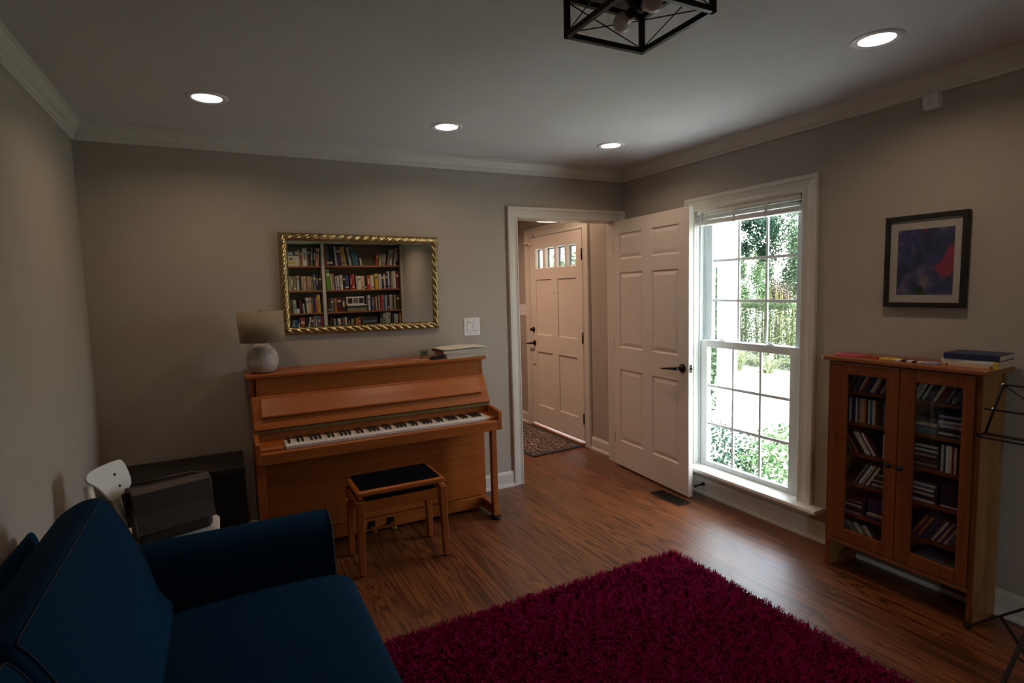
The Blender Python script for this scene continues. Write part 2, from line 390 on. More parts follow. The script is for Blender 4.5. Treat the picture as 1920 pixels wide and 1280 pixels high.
# ---------------------------------------------------------------- room shell
D, XL, XR, ZC = 3.762, -.647, 3.006, 2.445
WY0, WY1 = -2.62, -1.95          # made-up second window, added unseen in the left wall to light the bookcase
YF = -2.97                       # the wall behind the photographer
struct(MB().box(XL-.15, XR+.155, YF-.15, 6.75, -.15, 0).build('floor', 'heart pine boards'), 'orange brown pine plank floor running through room and entry', 'floor')
struct(MB().box(XL-.15, XR+.155, YF-.15, 6.75, ZC, ZC+.15).build('ceiling', 'ceiling paint'), 'flat white painted ceiling with round recessed lights', 'ceiling')
struct(MB().box(XL-.15, XL, YF-.15, WY0, 0, ZC).box(XL-.15, XL, WY0, WY1, 0, .90).box(XL-.15, XL, WY0, WY1, 2.03, ZC).box(XL-.15, XL, WY1, 6.75, 0, ZC).build('wall_left', 'wall paint'), 'plain greige wall behind the blue sofa', 'wall')
w = MB().box(XL, 2.005, D, D+.12, 0, ZC).box(2.005, 2.93, D, D+.12, 2.04, ZC).box(2.93, XR, D, D+.12, 0, ZC)
struct(w.build('wall_back', 'wall paint'), 'greige wall behind the piano with the doorway at its right end', 'wall')
struct(MB().box(XL, XR, YF-.15, YF, 0, ZC).build('wall_front', 'wall paint'), 'wall behind the bookcase reflected in the mirror', 'wall')
w = MB()
for y0, y1, z0, z1 in ((YF-.15, 2.115, 0, ZC), (2.115, 2.98, 0, .16), (2.115, 2.98, 2.045, ZC), (2.98, 4.335, 0, ZC), (4.335, 5.362, 2.065, ZC), (5.362, 6.75, 0, ZC)):
    w.box(XR, XR+.155, y0, y1, z0, z1)
struct(w.build('wall_right', 'wall paint'), 'greige outside wall holding the tall window and the front door', 'wall')
struct(MB().box(1.05, 1.15, D+.12, 6.6, 0, ZC).build('wall_entry_left', 'wall paint'), 'inner side wall of the entry hall, hidden behind the piano wall', 'wall')
struct(MB().box(XL, XR, 6.6, 6.75, 0, ZC).build('wall_entry_back', 'wall paint'), 'far end wall of the entry hall past the front door', 'wall')

# crown mouldings
def crown_pts(sgn, base):
    pr = [(0, 2.356), (.010, 2.356), (.013, 2.368), (.018, 2.372), (.020, 2.385), (.034, 2.402), (.046, 2.424), (.048, 2.433), (.056, 2.437), (.058, ZC), (0, ZC)]
    return [(base+sgn*a, z) for a, z in pr]
struct(MB().prism(crown_pts(-1, D), 'x', XL, XR).build('trim_1', 'white trim paint'), 'white crown moulding above the piano wall', 'trim')
struct(MB().prism(crown_pts(1, XL), 'y', YF, D).build('trim_2', 'white trim paint'), 'white crown moulding above the left wall', 'trim')
struct(MB().prism(crown_pts(-1, XR), 'y', YF, D).build('trim_3', 'white trim paint'), 'white crown moulding above the window wall', 'trim')
# baseboards with a quarter-round shoe
def base_pts(sgn, b):
    pr = [(0, 0), (.026, 0), (.026, .010), (.022, .020), (.014, .026), (.014, .095), (.010, .108), (.004, .118), (0, .118)]
    return [(b+sgn*a, z) for a, z in pr]
struct(MB().prism(base_pts(-1, D), 'x', XL, 1.918).build('baseboard_back', 'white trim paint'), 'white baseboard along the piano wall', 'baseboard')
struct(MB().prism(base_pts(1, XL), 'y', YF, D).build('baseboard_left', 'white trim paint'), 'white baseboard along the left wall behind the sofa', 'baseboard')
struct(MB().prism(base_pts(-1, XR), 'y', YF, D-.02).build('baseboard_right', 'white trim paint'), 'white baseboard under the window and behind the CD cabinet', 'baseboard')
struct(MB().prism(base_pts(-1, XR), 'y', D+.135, 4.245).build('baseboard_entry', 'white trim paint'), 'white baseboard in the entry right of the front door', 'baseboard')
struct(MB().prism(base_pts(-1, XR), 'y', 5.445, 6.6).build('baseboard_entry_far', 'white trim paint'), 'white baseboard in the entry left of the front door', 'baseboard')

# doorway casing + jamb
def casing(mb, axis, b, sgn, i0, i1, ztop, zbot, wd, wd2=None):
    """picture-frame casing swept up one side, across the head and down the other with true mitres;
    axis = the wall's horizontal axis, b = wall plane, i0..i1 = clear opening, wd = casing width"""
    w0, w1 = wd, wd2 or wd
    pr = [(0., 0.), (0., .018), (.10, .020), (.16, .016), (.34, .014), (.62, .018), (.70, .018), (.74, .025), (.97, .025), (1., .022), (1., 0.)]
    def P(h, z, t): return (h, b+sgn*t, z) if axis == 'x' else (b+sgn*t, h, z)
    rg = [[P(i1+d*w1, zbot, t) for d, t in pr], [P(i1+d*w1, ztop+d*wd, t) for d, t in pr], [P(i0-d*w0, ztop+d*wd, t) for d, t in pr], [P(i0-d*w0, zbot, t) for d, t in pr]]
    return mb.ring(rg, 0, False)
cs = MB()
casing(cs, 'x', D, -1, 2.000, 2.930, 2.037, 0, .083, .074)
cs.box(2.000, 2.006, D-.002, D+.122, 0, 2.04).box(2.928, 2.934, D-.002, D+.122, 0, 2.04).box(2.0, 2.934, D-.002, D+.122, 2.036, 2.042)
cs.box(2.006, 2.018, D+.05, D+.085, 0, 2.036)
cs.box(1.918, 2.003, D+.12, D+.136, 0, 2.128).box(2.93, XR-.002, D+.12, D+.136, 0, 2.045).box(2.0, XR-.002, D+.12, D+.136, 2.036, 2.128)
t4 = struct(cs.build('trim_4', 'white trim paint', bevel=.0015), 'white moulded casing and jamb around the doorway to the entry', 'doorway casing')
sp = MB().box(2.0055, 2.0085, D-.005, D+.03, .905, .965).build('strike_plate', 'bronze black', t4); sp['label'] = 'black metal strike plate'

# ---------------------------------------------------------------- doors
def door_leaf(P, u0, u1, z0, z1, T, cells, rings, open_cells=()):
    """P(u, z, d) -> point; both faces carry the panel profile, d = 0 front, d = T back"""
    mb = MB()
    us = sorted({u0, u1} | {c[0] for c in cells} | {c[1] for c in cells}); zs_ = sorted({z0, z1} | {c[2] for c in cells} | {c[3] for c in cells})
    def inside(u, z):
        for c in cells:
            if c[0] < u < c[1] and c[2] < z < c[3]: return c
        return None
    for side in (0, 1):
        dd = (lambda d: d) if side == 0 else (lambda d: T-d)
        for i in range(len(us)-1):
            for j in range(len(zs_)-1):
                a, b, c, e = us[i], us[i+1], zs_[j], zs_[j+1]
                if inside((a+b)/2, (c+e)/2): continue
                mb.add([P(a, c, dd(0)), P(b, c, dd(0)), P(b, e, dd(0)), P(a, e, dd(0))], [(0, 1, 2, 3)])
        for k, (a, b, c, e) in enumerate(cells):
            op = k in open_cells; rg = [(0, 0), (.012, T/2)] if op else rings
            loops = [[P(a+i, c+i, dd(d)), P(b-i, c+i, dd(d)), P(b-i, e-i, dd(d)), P(a+i, e-i, dd(d))] for i, d in rg]
            mb.ring(loops, 0, False, False)
            if not op: mb.add(loops[-1], [(0, 1, 2, 3)])
    mb.add([P(u0, z0, 0), P(u1, z0, 0), P(u1, z1, 0), P(u0, z1, 0), P(u0, z0, T), P(u1, z0, T), P(u1, z1, T), P(u0, z1, T)],
           [(0, 1, 5, 4), (1, 2, 6, 5), (2, 3, 7, 6), (3, 0, 4, 7)])
    return mb
def fix(o):
    bm = bmesh.new(); bm.from_mesh(o.data); bmesh.ops.remove_doubles(bm, verts=bm.verts, dist=.0003); bmesh.ops.recalc_face_normals(bm, faces=bm.faces); bm.to_mesh(o.data); bm.free()

d1 = thing('door_1', 'open white six-panel interior door with black lever, standing before the window', 'door', (2.893, 3.745, 0), math.atan2(-.892, -.056)); d1['kind'] = 'structure'
PL = lambda u, z, d: (u, d, z)
c1 = [(a, b, c, e) for (a, b) in ((.066, .369), (.484, .784)) for (c, e) in ((.224, .829), (1.010, 1.620), (1.726, 1.931))]
lf = door_leaf(PL, -.010, .889, .014, 2.034, .035, c1, [(0, 0), (.006, .007), (.013, .009), (.040, .0025)]).build('door_leaf', 'door paint', d1, local=True); fix(lf)
lv = MB().lathe([(.0, -.014), (.026, -.012), (.032, -.004), (.032, 0)], (.826, 0, .925), 28, axis='y')
lv.tube([(.826, -.005, .925), (.826, -.045, .925)], .011, 12)
lv.tube([(.834, -.048, .925), (.80, -.051, .923), (.745, -.052, .918), (.68, -.050, .910), (.652, -.048, .906)], [.012, .012, .009, .0065, .005], 12)
lv.build('lever_handle', 'bronze black', d1, local=True)['label'] = 'black lever handle'
lv = MB().lathe([(.0, .049), (.026, .047), (.032, .039), (.032, .035)], (.826, 0, .925), 28, axis='y').tube([(.826, .04, .925), (.826, .075, .925)], .011, 12).tube([(.834, .078, .925), (.70, .08, .915)], [.012, .007], 12)
lv.build('back_lever_handle', 'bronze black', d1, local=True)
MB().box(.8885, .8905, .006, .029, .897, .955).tube([(.889, .0175, .926), (.902, .0175, .926)], [.008, .006], 8).build('latch_plate', 'bronze black', d1, local=True)['label'] = 'black latch plate with bolt'
for z in (.24, 1.03, 1.82):
    MB().tube([(-.014, .006, z-.045), (-.014, .006, z+.045)], .006, 8).build('hinge', 'bronze black', d1, local=True)

d2 = thing('door_2', 'white front door with four small panes across the top', 'front door', (2.99, 4.357, .045)); d2['kind'] = 'structure'
PF = lambda u, z, d: (2.990+d, u, z)
lites = [(5.066, 5.220), (4.840, 5.021), (4.647, 4.806), (4.452, 4.611)]
c2 = [(a, b, 1.712, 1.925) for a, b in lites]+[(4.911, 5.222, 1.018, 1.602), (4.458, 4.792, 1.018, 1.602), (4.905, 5.224, .252, .837), (4.456, 4.788, .258, .838)]
# shared break lines keep the panels apart, so build the upper and lower halves as two leaves of one mesh
up_ = door_leaf(PF, 4.357, 5.340, 1.66, 2.045, .045, c2[:4], [], open_cells=(0, 1, 2, 3))
lo_ = door_leaf(PF, 4.357, 5.340, .045, 1.66, .045, c2[4:], [(0, 0), (.003, .011), (.012, .013)])
up_.add(lo_.v, lo_.f)
lf = up_.build('door_leaf', 'door paint', d2); fix(lf)
for i, (a, b) in enumerate(lites):
    g = MB().box(3.0105, 3.0145, a+.010, b-.010, 1.722, 1.915).build('glass_pane', 'pane glass', d2)
    MB().box(3.018, 3.040, a+.004, a+.012, 1.716, 1.921).box(3.018, 3.040, b-.014, b-.004, 1.716, 1.921).box(3.018, 3.040, a+.004, b-.004, 1.906, 1.921).box(3.018, 3.040, a+.004, b-.004, 1.716, 1.722).build('pane_stop', 'dark bronze trim', d2)
k = MB().lathe([(0, -.03), (.012, -.03), (.014, -.012), (.026, -.010), (.028, 0)], (2.99, 5.288, 1.071), 20, axis='x').box(2.948, 2.962, 5.284, 5.292, 1.056, 1.086)
k.build('deadbolt', 'bronze black', d2)['label'] = 'black deadbolt turn'
k = MB().lathe([(0, -.012), (.026, -.010), (.031, 0)], (2.99, 5.272, .925), 24, axis='x').tube([(2.985, 5.272, .925), (2.945, 5.272, .925)], .010, 10)
k.tube([(2.943, 5.267, .925), (2.940, 5.30, .922), (2.942, 5.375, .914)], [.011, .010, .006], 10)
k.build('lever_handle', 'bronze black', d2)['label'] = 'black lever handle'
MB().lathe([(0, -.004), (.011, -.003), (.012, 0)], (2.99, 5.285, .687), 14, axis='x').build('lock_bolt', 'bronze black', d2)
MB().lathe([(0, -.004), (.006, -.003), (.007, 0)], (2.99, 4.850, 1.46), 12, axis='x').build('peephole', 'bronze black', d2)
for z in (.263, 1.035, 1.816):
    MB().tube([(2.984, 4.351, z-.052), (2.984, 4.351, z+.052)], .008, 10).box(2.988, 2.992, 4.351, 4.366, z-.05, z+.05).build('hinge', 'bronze black', d2)['label'] = 'black hinge'
jb = MB()
casing(jb, 'y', XR, -1, 4.345, 5.352, 2.053, 0, .092)
jb.box(2.995, 3.161, 4.334, 4.352, 0, 2.066).box(2.995, 3.161, 5.346, 5.364, 0, 2.066).box(2.995, 3.161, 4.334, 5.364, 2.050, 2.068)
struct(jb.build('trim_5', 'white trim paint', bevel=.0015), 'white casing and jamb around the front door', 'door casing')
th = MB().box(2.964, 3.19, 4.352, 5.346, 0, .028).build('trim_6', 'pine top', bevel=.008); struct(th, 'oak coloured threshold strip under the front door', 'threshold')

ds = thing('door_stop', 'small black baseboard door stop behind the open door', 'door stop', (2.985, 2.868, .078))
MB().lathe([(.0, -.012), (.010, -.012), (.014, -.006), (.014, .002), (0, .002)], (2.990, 2.868, .078), 16, axis='x').build('base', 'bronze black', ds)
MB().tube([(2.982, 2.868, .078), (2.915, 2.868, .076)], .0055, 10).tube([(2.918, 2.868, .076), (2.905, 2.868, .0755)], .009, 10).build('rod', 'bronze black', ds)

# ---------------------------------------------------------------- window
cs = MB()
casing(cs, 'y', XR, -1, 2.135, 2.957, 2.014, .20, .094)
struct(cs.build('trim_7', 'white trim paint', bevel=.0015), 'white moulded casing around the tall window', 'window casing')
st = MB().prism([(2.912, .184), (2.918, .200), (3.055, .203), (3.055, .176), (2.918, .176)], 'y', 1.968, 3.11)
st.box(2.975, 3.006, 2.03, 3.05, .138, .176)
struct(st.build('trim_8', 'white trim paint', bevel=.003), 'white window stool and apron low under the tall window', 'window sill')
w1 = thing('window_1', 'tall white double-hung window with grilles looking onto the sunny yard', 'window', (3.08, 2.55, .16)); w1['kind'] = 'structure'
fr = MB()
fr.box(XR-.002, 3.15, 2.114, 2.140, .16, 2.05).box(XR-.002, 3.15, 2.954, 2.982, .16, 2.05).box(XR-.002, 3.15, 2.114, 2.982, 2.022, 2.047).box(XR+.02, 3.17, 2.114, 2.982, .158, .182)
for y0, y1 in ((2.140, 2.150), (2.944, 2.954)):       # parting beads
    fr.box(3.078, 3.086, y0, y1, .18, 2.03); fr.box(3.030, 3.040, y0, y1, .18, 2.03); fr.box(3.122, 3.130, y0, y1, .18, 2.03)
fr.build('frame', 'vinyl white', w1, bevel=.002)
def sash(name, x0, x1, y0, y1, z0, z1, g, rows=3, cols=3):
    gy0, gy1, gz0, gz1 = g; s = MB()
    s.box(x0, x1, y0, gy0, z0, z1).box(x0, x1, gy1, y1, z0, z1).box(x0, x1, gy0, gy1, z0, gz0).box(x0, x1, gy0, gy1, gz1, z1)
    o = s.build(name, 'vinyl white', w1, bevel=.003)
    xm = (x0+x1)/2
    gr = MB()
    for i in range(1, cols):
        y = gy0+(gy1-gy0)*i/cols; gr.box(xm-.005, xm+.005, y-.008, y+.008, gz0, gz1)
    for j in range(1, rows):
        z = gz0+(gz1-gz0)*j/rows; gr.box(xm-.0052, xm+.0052, gy0, gy1, z-.009, z+.009)
    gr.build('muntins', 'vinyl white', o)
    MB().box(xm+.006, xm+.009, gy0-.004, gy1+.004, gz0-.004, gz1+.004).build('glass_pane', 'pane glass', o)
    return o
ls = sash('lower_sash', 3.042, 3.076, 2.168, 2.949, .184, 1.112, (2.233, 2.890, .236, 1.062))
us_ = sash('upper_sash', 3.088, 3.120, 2.152, 2.942, 1.072, 2.022, (2.232, 2.889, 1.112, 1.945))
for y in (2.762, 2.380):
    k = MB().prism(chamfer_rect(3.046, 3.074, y-.030, y+.030, .012, 3), 'z', 1.112, 1.118).tube([(3.060, y-.012, 1.12), (3.056, y+.025, 1.128)], .005, 8).lathe([(.012, 1.116), (.010, 1.126), (0, 1.127)], (3.060, y, 0), 16)
    k.build('sash_lock', 'vinyl white', w1)
bl = thing('window_blind', 'raised off-white slat blind bunched at the top of the window', 'blind', (3.02, 2.55, 2.02))
MB().box(2.998, 3.034, 2.150, 2.944, 1.984, 2.020).build('headrail', 'chair white', bl, bevel=.003)
sl = MB()
for k in range(4):
    zb_ = 1.949+k*.0072
    sl.prism([(2.992, zb_), (3.003, zb_+.0035), (3.016, zb_+.0045), (3.029, zb_+.0035), (3.040, zb_), (3.040, zb_+.003), (3.029, zb_+.0065), (3.016, zb_+.0075), (3.003, zb_+.0065), (2.992, zb_+.003)], 'y', 2.153, 2.941)
sl.build('slat_stack', 'sensor white', bl)
MB().prism(chamfer_rect(2.991, 3.041, 1.910, 1.944, .010, 3), 'y', 2.152, 2.942).build('bottom_rail', 'sensor white', bl)
for y in (2.86, 2.62, 2.38):
    MB().box(2.9905, 2.9935, y-.008, y+.008, 1.908, 1.99).tube([(2.988, y, 1.945), (2.984, y-.004, 1.955), (2.984, y+.004, 1.962)], .004, 6).build('ladder_tape', 'sensor white', bl)
MB().tube([(2.996, 2.895, 2.00), (2.985, 2.895, 1.985), (2.984, 2.896, 1.42)], .0045, 8).build('tilt_wand', 'vinyl white', bl)

w2 = thing('window_added', 'made-up white window in the left wall behind the camera to light the bookcase', 'window', (XL-.08, (WY0+WY1)/2, .90)); w2['kind'] = 'structure'  # invented opening, out of view, letting daylight onto the bookcase
f2 = MB().box(XL-.15, XL+.018, WY0-.09, WY0+.01, .82, 2.11).box(XL-.15, XL+.018, WY1-.01, WY1+.09, .82, 2.11).box(XL-.15, XL+.018, WY0, WY1, 2.02, 2.11).box(XL-.15, XL+.05, WY0-.1, WY1+.1, .86, .91)
f2.build('frame', 'vinyl white', w2, bevel=.003)
s2_ = MB()
for y0, y1, z0, z1 in ((WY0+.01, WY1-.01, .91, .96), (WY0+.01, WY1-.01, 1.44, 1.48), (WY0+.01, WY1-.01, 1.97, 2.02), (WY0+.01, WY0+.06, .91, 2.02), (WY1-.06, WY1-.01, .91, 2.02)): s2_.box(XL-.09, XL-.06, y0, y1, z0, z1)
s2_.build('sash', 'vinyl white', w2)
MB().box(XL-.078, XL-.074, WY0+.05, WY1-.05, .95, 2.0).build('glass_pane', 'pane glass', w2)

# ---------------------------------------------------------------- outdoors
plain('sunlit concrete', (.80, .79, .76), .9, var=.08, vscale=2., bscale=60, bstr=.2)
plain('lawn ground', (.12, .13, .09), .95, var=.15, vscale=3., bscale=80, bstr=.4)
plain('side lawn', (.18, .20, .13), .95, var=.2, vscale=4.)
plain('porch paint', (.60, .63, .63), .6, var=.02)
plain('bark', (.10, .075, .055), .9, var=.4, vscale=14, bscale=40, bstr=.6)
struct(MB().box(XR+.155, 40, -30, 45, -.5, -.20).build('ground', 'lawn ground'), 'bright sunlit front yard outside the window', 'ground')
struct(MB().box(-14, XL-.15, -16, 12, -.5, -.20).build('ground_side', 'side lawn'), 'unseen grassy side yard added to bounce light through the left window', 'ground')  # added ground, its tone set for the light entering the made-up window
struct(MB().prism([(3.162, -4.0), (4.55, -4.0), (4.55, 3.3), (3.162, 3.3)], 'z', -.22, -.185).build('path', 'sunlit concrete', bevel=.01), 'pale concrete patio added outside the window to bounce sunlight onto the ceiling', 'path')  # added reflector: bright and close so the sun bounces up to the ceiling
struct(MB().box(3.165, 4.85, 3.95, 9.4, -.22, -.04).build('porch_slab', 'sunlit concrete', bevel=.01), 'concrete front porch floor outside the front door', 'porch')
pr_ = MB().box(3.165, 4.95, 3.62, 9.2, 2.36, 2.46).box(4.50, 4.64, 4.0, 8.0, 2.03, 2.36).box(3.165, 4.50, 4.0, 4.14, 2.03, 2.36)
struct(pr_.build('porch_roof', 'porch paint', bevel=.004), 'white porch roof and beam over the front step', 'porch roof')
def column(x, y, label):
    t = thing('porch_column', label, 'porch column', (x+.07, y+.072, -.04))
    MB().box(x, x+.14, y, y+.144, .10, 2.03).build('shaft', 'porch paint', t, bevel=.006)
    MB().box(x-.025, x+.165, y-.025, y+.169, -.04, .10).build('plinth', 'porch paint', t, bevel=.008)
    n = 12; arc = [(x-.34*math.cos(PI/2*i/n)-.0, 2.03-.36*(math.sin(PI/2*i/n))) for i in range(n+1)]
    pts = [(x, 2.03)]+[(x-.34+.34*(1-math.cos(PI/2*i/n))*.9, 2.03-.36*math.sin(PI/2*i/n)) for i in range(n+1)]+[(x, 2.03-.36)]
    MB().prism(pts, 'y', y+.045, y+.10).build('bracket', 'porch paint', t)
column(4.50, 4.0, 'white square porch post with curved bracket seen through the window')
column(4.50, 7.60, 'white square porch post seen through the first front door pane')

def leaves(n, c, r, size, shell=.55, flat=.0, upbias=.4, clump=0, zmin=-.19, seed=0, box=False):
    g = np.random.default_rng(seed); c = np.array(c, float); r = np.array(r, float)
    if box:
        p = g.uniform(-1, 1, (n, 3)); ax = g.integers(0, 3, n); sgn = np.where(ax == 2, 1, g.choice([-1, 1], n))
        k = g.random(n) < .75; p[k, ax[k]] = sgn[k]*(1-.18*g.random(k.sum()))
        nrm = p*.5
    else:
        d = g.normal(size=(n, 3)); d /= np.linalg.norm(d, axis=1)[:, None]
        rad = (shell+(1-shell)*g.random(n)**.6)
        if clump:
            cd = g.normal(size=(clump, 3)); cd /= np.linalg.norm(cd, axis=1)[:, None]; cd *= (.45+.5*g.random(clump))[:, None]
            w_ = g.integers(0, clump, n); p = cd[w_]+d*rad[:, None]*(.16+.22*g.random(clump))[w_][:, None]
        else: p = d*rad[:, None]
        nrm = d
    P = c+p*r
    keep = P[:, 2] > zmin; P = P[keep]; nrm = nrm[keep]; n = len(P)
    nv = nrm+g.normal(size=(n, 3))*.7+np.array([0, 0, upbias]); nv /= np.linalg.norm(nv, axis=1)[:, None]
    a = np.cross(nv, g.normal(size=(n, 3))); a /= np.linalg.norm(a, axis=1)[:, None]; b = np.cross(nv, a)
    s = size*(.6+.8*g.random(n))[:, None]
    V = np.stack([P-a*s*.5, P+b*s*.27+nv*s*.08, P+a*s*.5, P-b*s*.27+nv*s*.08], 1).reshape(-1, 3)
    return V, np.arange(4*n).reshape(-1, 4)
leafmat('leaf dark', (.008, .022, .014), (.024, .048, .030), .35)
leafmat('leaf mid', (.020, .046, .026), (.085, .115, .070), .42)
leafmat('leaf bright', (.030, .068, .026), (.11, .15, .075), .45)
leafmat('leaf hedge', (.045, .075, .035), (.15, .18, .10), .42)
leafmat('leaf dry', (.025, .018, .013), (.06, .045, .03), .3)
leafmat('stalk pale', (.13, .12, .04), (.2, .18, .08), .4)
leafmat('grass pale', (.12, .14, .07), (.3, .32, .2), .5)
def trunk(path, r, parent, n=8): return MB().tube(path, r, n).build('trunk', 'bark', parent)
def plant(name, label, cat, base, lv, mat, trunks=(), part='foliage', group=None):
    t = thing(name, label, cat, base, 0, group)
    for pth, r in trunks: trunk(pth, r, t)
    V = np.concatenate([a[0] for a in lv]); F = []; o = 0
    for a in lv: F.append(a[1]+o); o += len(a[0])
    np_mesh(part, V, np.concatenate(F), mat, t); return t
plant('tree', 'dark leafy tree branch hanging high in the middle of the window view', 'tree', (9.6, 8.9, -.2), [leaves(11000, (9.3, 7.60, 3.05), (.66, .50, 1.05), .055, .2, clump=26, seed=1)], 'leaf dark', [([(9.6, 8.9, -.2), (9.6, 8.9, 3.0), (9.35, 7.9, 3.7)], [.06, .05, .03])])
plant('tree', 'pale green tree filling the upper right window panes', 'tree', (9.9, 6.35, -.2), [leaves(14000, (9.9, 7.02, 2.55), (.66, .66, 1.6), .055, .2, clump=40, seed=2)], 'leaf mid', [([(9.9, 6.35, -.2), (9.85, 6.6, 1.5), (9.8, 6.95, 3.0)], [.05, .04, .02])])
plant('shrub', 'light feathery shrub beside the porch post in the window view', 'shrub', (11.0, 9.25, -.2), [leaves(6500, (11.0, 9.15, 1.5), (.6, .62, .95), .055, .2, clump=22, seed=3)], 'leaf bright', [([(11.0, 9.25, -.2), (11.0, 9.25, 1.2)], [.03, .015])])
plant('shrub', 'dark twiggy brush above the hedge beside the window muntin', 'shrub', (11.6, 8.55, -.2), [leaves(2600, (11.6, 8.75, 1.25), (.42, .42, .42), .045, .3, seed=4)], 'leaf dry', [([(11.6, 8.55, -.2), (11.6, 8.7, 1.2)], [.04, .02])])
plant('hedge', 'clipped green hedge across the yard behind the meeting rail', 'hedge', (10., 7.5, -.2), [leaves(24000, (10., 7.5, .45), (.42, 1.35, .65), .045, box=True, seed=5)], 'leaf hedge', [([(10, y, -.2), (10.05, y+.1, .8)], [.025, .012]) for y in (6.6, 7.1, 7.6, 8.1, 8.5)])
plant('climbing_shrub', 'narrow tall shrub beyond the porch at the left window edge', 'shrub', (5.75, 5.42, -.2), [leaves(2600, (5.75, 5.42, 1.0), (.28, .26, 1.25), .06, .3, seed=6)], 'leaf mid', [([(5.75, 5.42, -.2), (5.75, 5.42, 1.8)], [.025, .012])])
plant('boxwood_shrub', 'low dark small-leaved shrub at the bottom left of the window', 'shrub', (3.84, 3.48, -.2), [leaves(1500, (3.84, 3.46, .02), (.30, .32, .30), .036, .35, seed=7)], 'leaf dark', [([(3.84, 3.48, -.2), (3.86, 3.44, .2)], [.012, .006])])
plant('hydrangea_shrub', 'bright large-leaved shrub close outside the bottom right window panes', 'shrub', (3.92, 2.80, -.2), [leaves(1500, (3.90, 2.84, .06), (.34, .40, .36), .046, .35, seed=8)], 'leaf bright', [([(3.92, 2.80, -.2), (3.92, 2.84, .2)], [.010, .005])])
plant('tree', 'leafy green tree seen through the right front door panes', 'tree', (8.0, 11.6, -.2), [leaves(15000, (8.0, 11.6, 2.4), (1.6, 1.6, 1.9), .07, .15, clump=60, seed=9)], 'leaf hedge', [([(8.0, 11.6, -.2), (8.0, 11.6, 2.2)], [.09, .05])])
plant('tree', 'dark tree trunk and crown seen through the second front door pane', 'tree', (6.2, 10.25, -.2), [leaves(2600, (6.2, 10.4, 3.4), (1.0, 1.0, .8), .12, .2, clump=18, seed=10)], 'leaf dark', [([(6.2, 10.25, -.2), (6.2, 10.25, 3.2)], [.11, .08])])
def blades(n, c, r, h, w_, lean, seed, droop=.5):
    g = np.random.default_rng(seed); a = g.uniform(0, 2*PI, n); q = r*np.sqrt(g.random(n))
    B = np.stack([c[0]+q*np.cos(a), c[1]+q*np.sin(a), np.full(n, c[2])], 1); th = g.uniform(0, 2*PI, n); l = lean*g.random(n)
    dx = np.stack([np.cos(th), np.sin(th), 0*th], 1); sd = np.stack([-np.sin(th), np.cos(th), 0*th], 1)*w_/2; hh = h*(.6+.5*g.random(n))[:, None]
    Md = B+dx*(l*.35)[:, None]+np.array([0, 0, 1])*hh*.7; T_ = B+dx*l[:, None]+np.array([0, 0, 1])*hh*(1-droop*(l/max(lean, 1e-6))[:, None]*.6)
    V = np.stack([B-sd, B+sd, Md+sd*.8, Md-sd*.8, T_+sd*.2, T_-sd*.2], 1).reshape(-1, 3); i = np.arange(n)*6
    return V, np.concatenate([np.stack([i, i+1, i+2, i+3], 1), np.stack([i+3, i+2, i+4, i+5], 1)])
plant('ornamental_grass', 'pale arching grass clump below the hedge in the middle pane', 'grass clump', (9.0, 7.75, -.2), [blades(230, (8.9, 7.75, -.2), .14, .52, .012, .75, 20)], 'grass pale', part='blades')
plant('ornamental_grass', 'smaller pale grass clump below the hedge further right', 'grass clump', (9.2, 7.2, -.2), [blades(120, (9.1, 7.15, -.2), .10, .40, .011, .6, 21)], 'grass pale', part='blades')
g_ = np.random.default_rng(22)
for i, (y, lab) in enumerate(((8.15, 'pale yellow flower stalks rising over the left part of the hedge'), (7.35, 'pale yellow flower stalks rising over the right part of the hedge'))):
    plant('flower_stalks', lab, 'flowers', (10.65, y, -.2), [blades(70, (10.65, y, -.2), .38, 1.55, .02, .08, 23+i, 0)], 'stalk pale', part='stalks')
# ---------------------------------------------------------------- upright piano
PX0, PX1 = .107, 1.548
pn = thing('upright_piano', 'cherry-brown upright piano with open keyboard against the back wall', 'piano', (.83, 3.5, 0))
MB().box(.090, 1.562, 3.425, 3.738, 1.046, 1.066).build('lid', 'piano cherry', pn, bevel=.004)
sd_ = [(3.735, .02), (3.735, 1.046), (3.455, 1.046), (3.455, .94), (3.455, .60), (3.455, .02)]
for x0, x1 in ((PX0+.004, PX0+.030), (PX1-.030, PX1-.004)):
    MB().prism(sd_, 'x', x0, x1).build('side_panel', 'piano cherry upright', pn, bevel=.002)
MB().box(PX0+.034, PX1-.034, 3.448, 3.468, .925, 1.046).build('upper_panel', 'piano cherry', pn, bevel=.002)
MB().box(PX0+.03, PX1-.03, 3.72, 3.735, .03, 1.04).build('back_panel', 'shelf back', pn)
fb = MB().prism([(3.452, .940), (3.432, .944), (3.338, .772), (3.352, .764), (3.455, .925)], 'x', PX0+.006, PX1-.006)
fb_o = fb.build('fallboard', 'piano cherry', pn, bevel=.003)
MB().prism([(3.423, .931), (3.350, .842), (3.352, .834), (3.384, .824), (3.4285, .926)], 'x', .158, 1.490).build('music_ledge', 'piano cherry', fb_o, bevel=.002)
MB().box(PX0+.012, PX1-.012, 3.337, 3.350, .749, .766).build('hinge_strip', 'dull brass', pn)
MB().prism([(3.345, .700), (3.352, .750), (3.40, .752), (3.40, .700)], 'x', PX0+.024, PX1-.024).build('key_rail', 'piano cherry', pn, bevel=.002)
for x0, x1 in ((PX0, PX0+.024), (PX1-.026, PX1)):
    MB().prism([(3.455, .615), (3.455, .752), (3.34, .752), (3.185, .737), (3.178, .730), (3.178, .620), (3.183, .615)], 'x', x0, x1).build('arm', 'piano cherry upright', pn, bevel=.003)
MB().box(PX0+.024, PX1-.026, 3.212, 3.455, .615, .662).build('key_bed', 'piano cherry', pn)
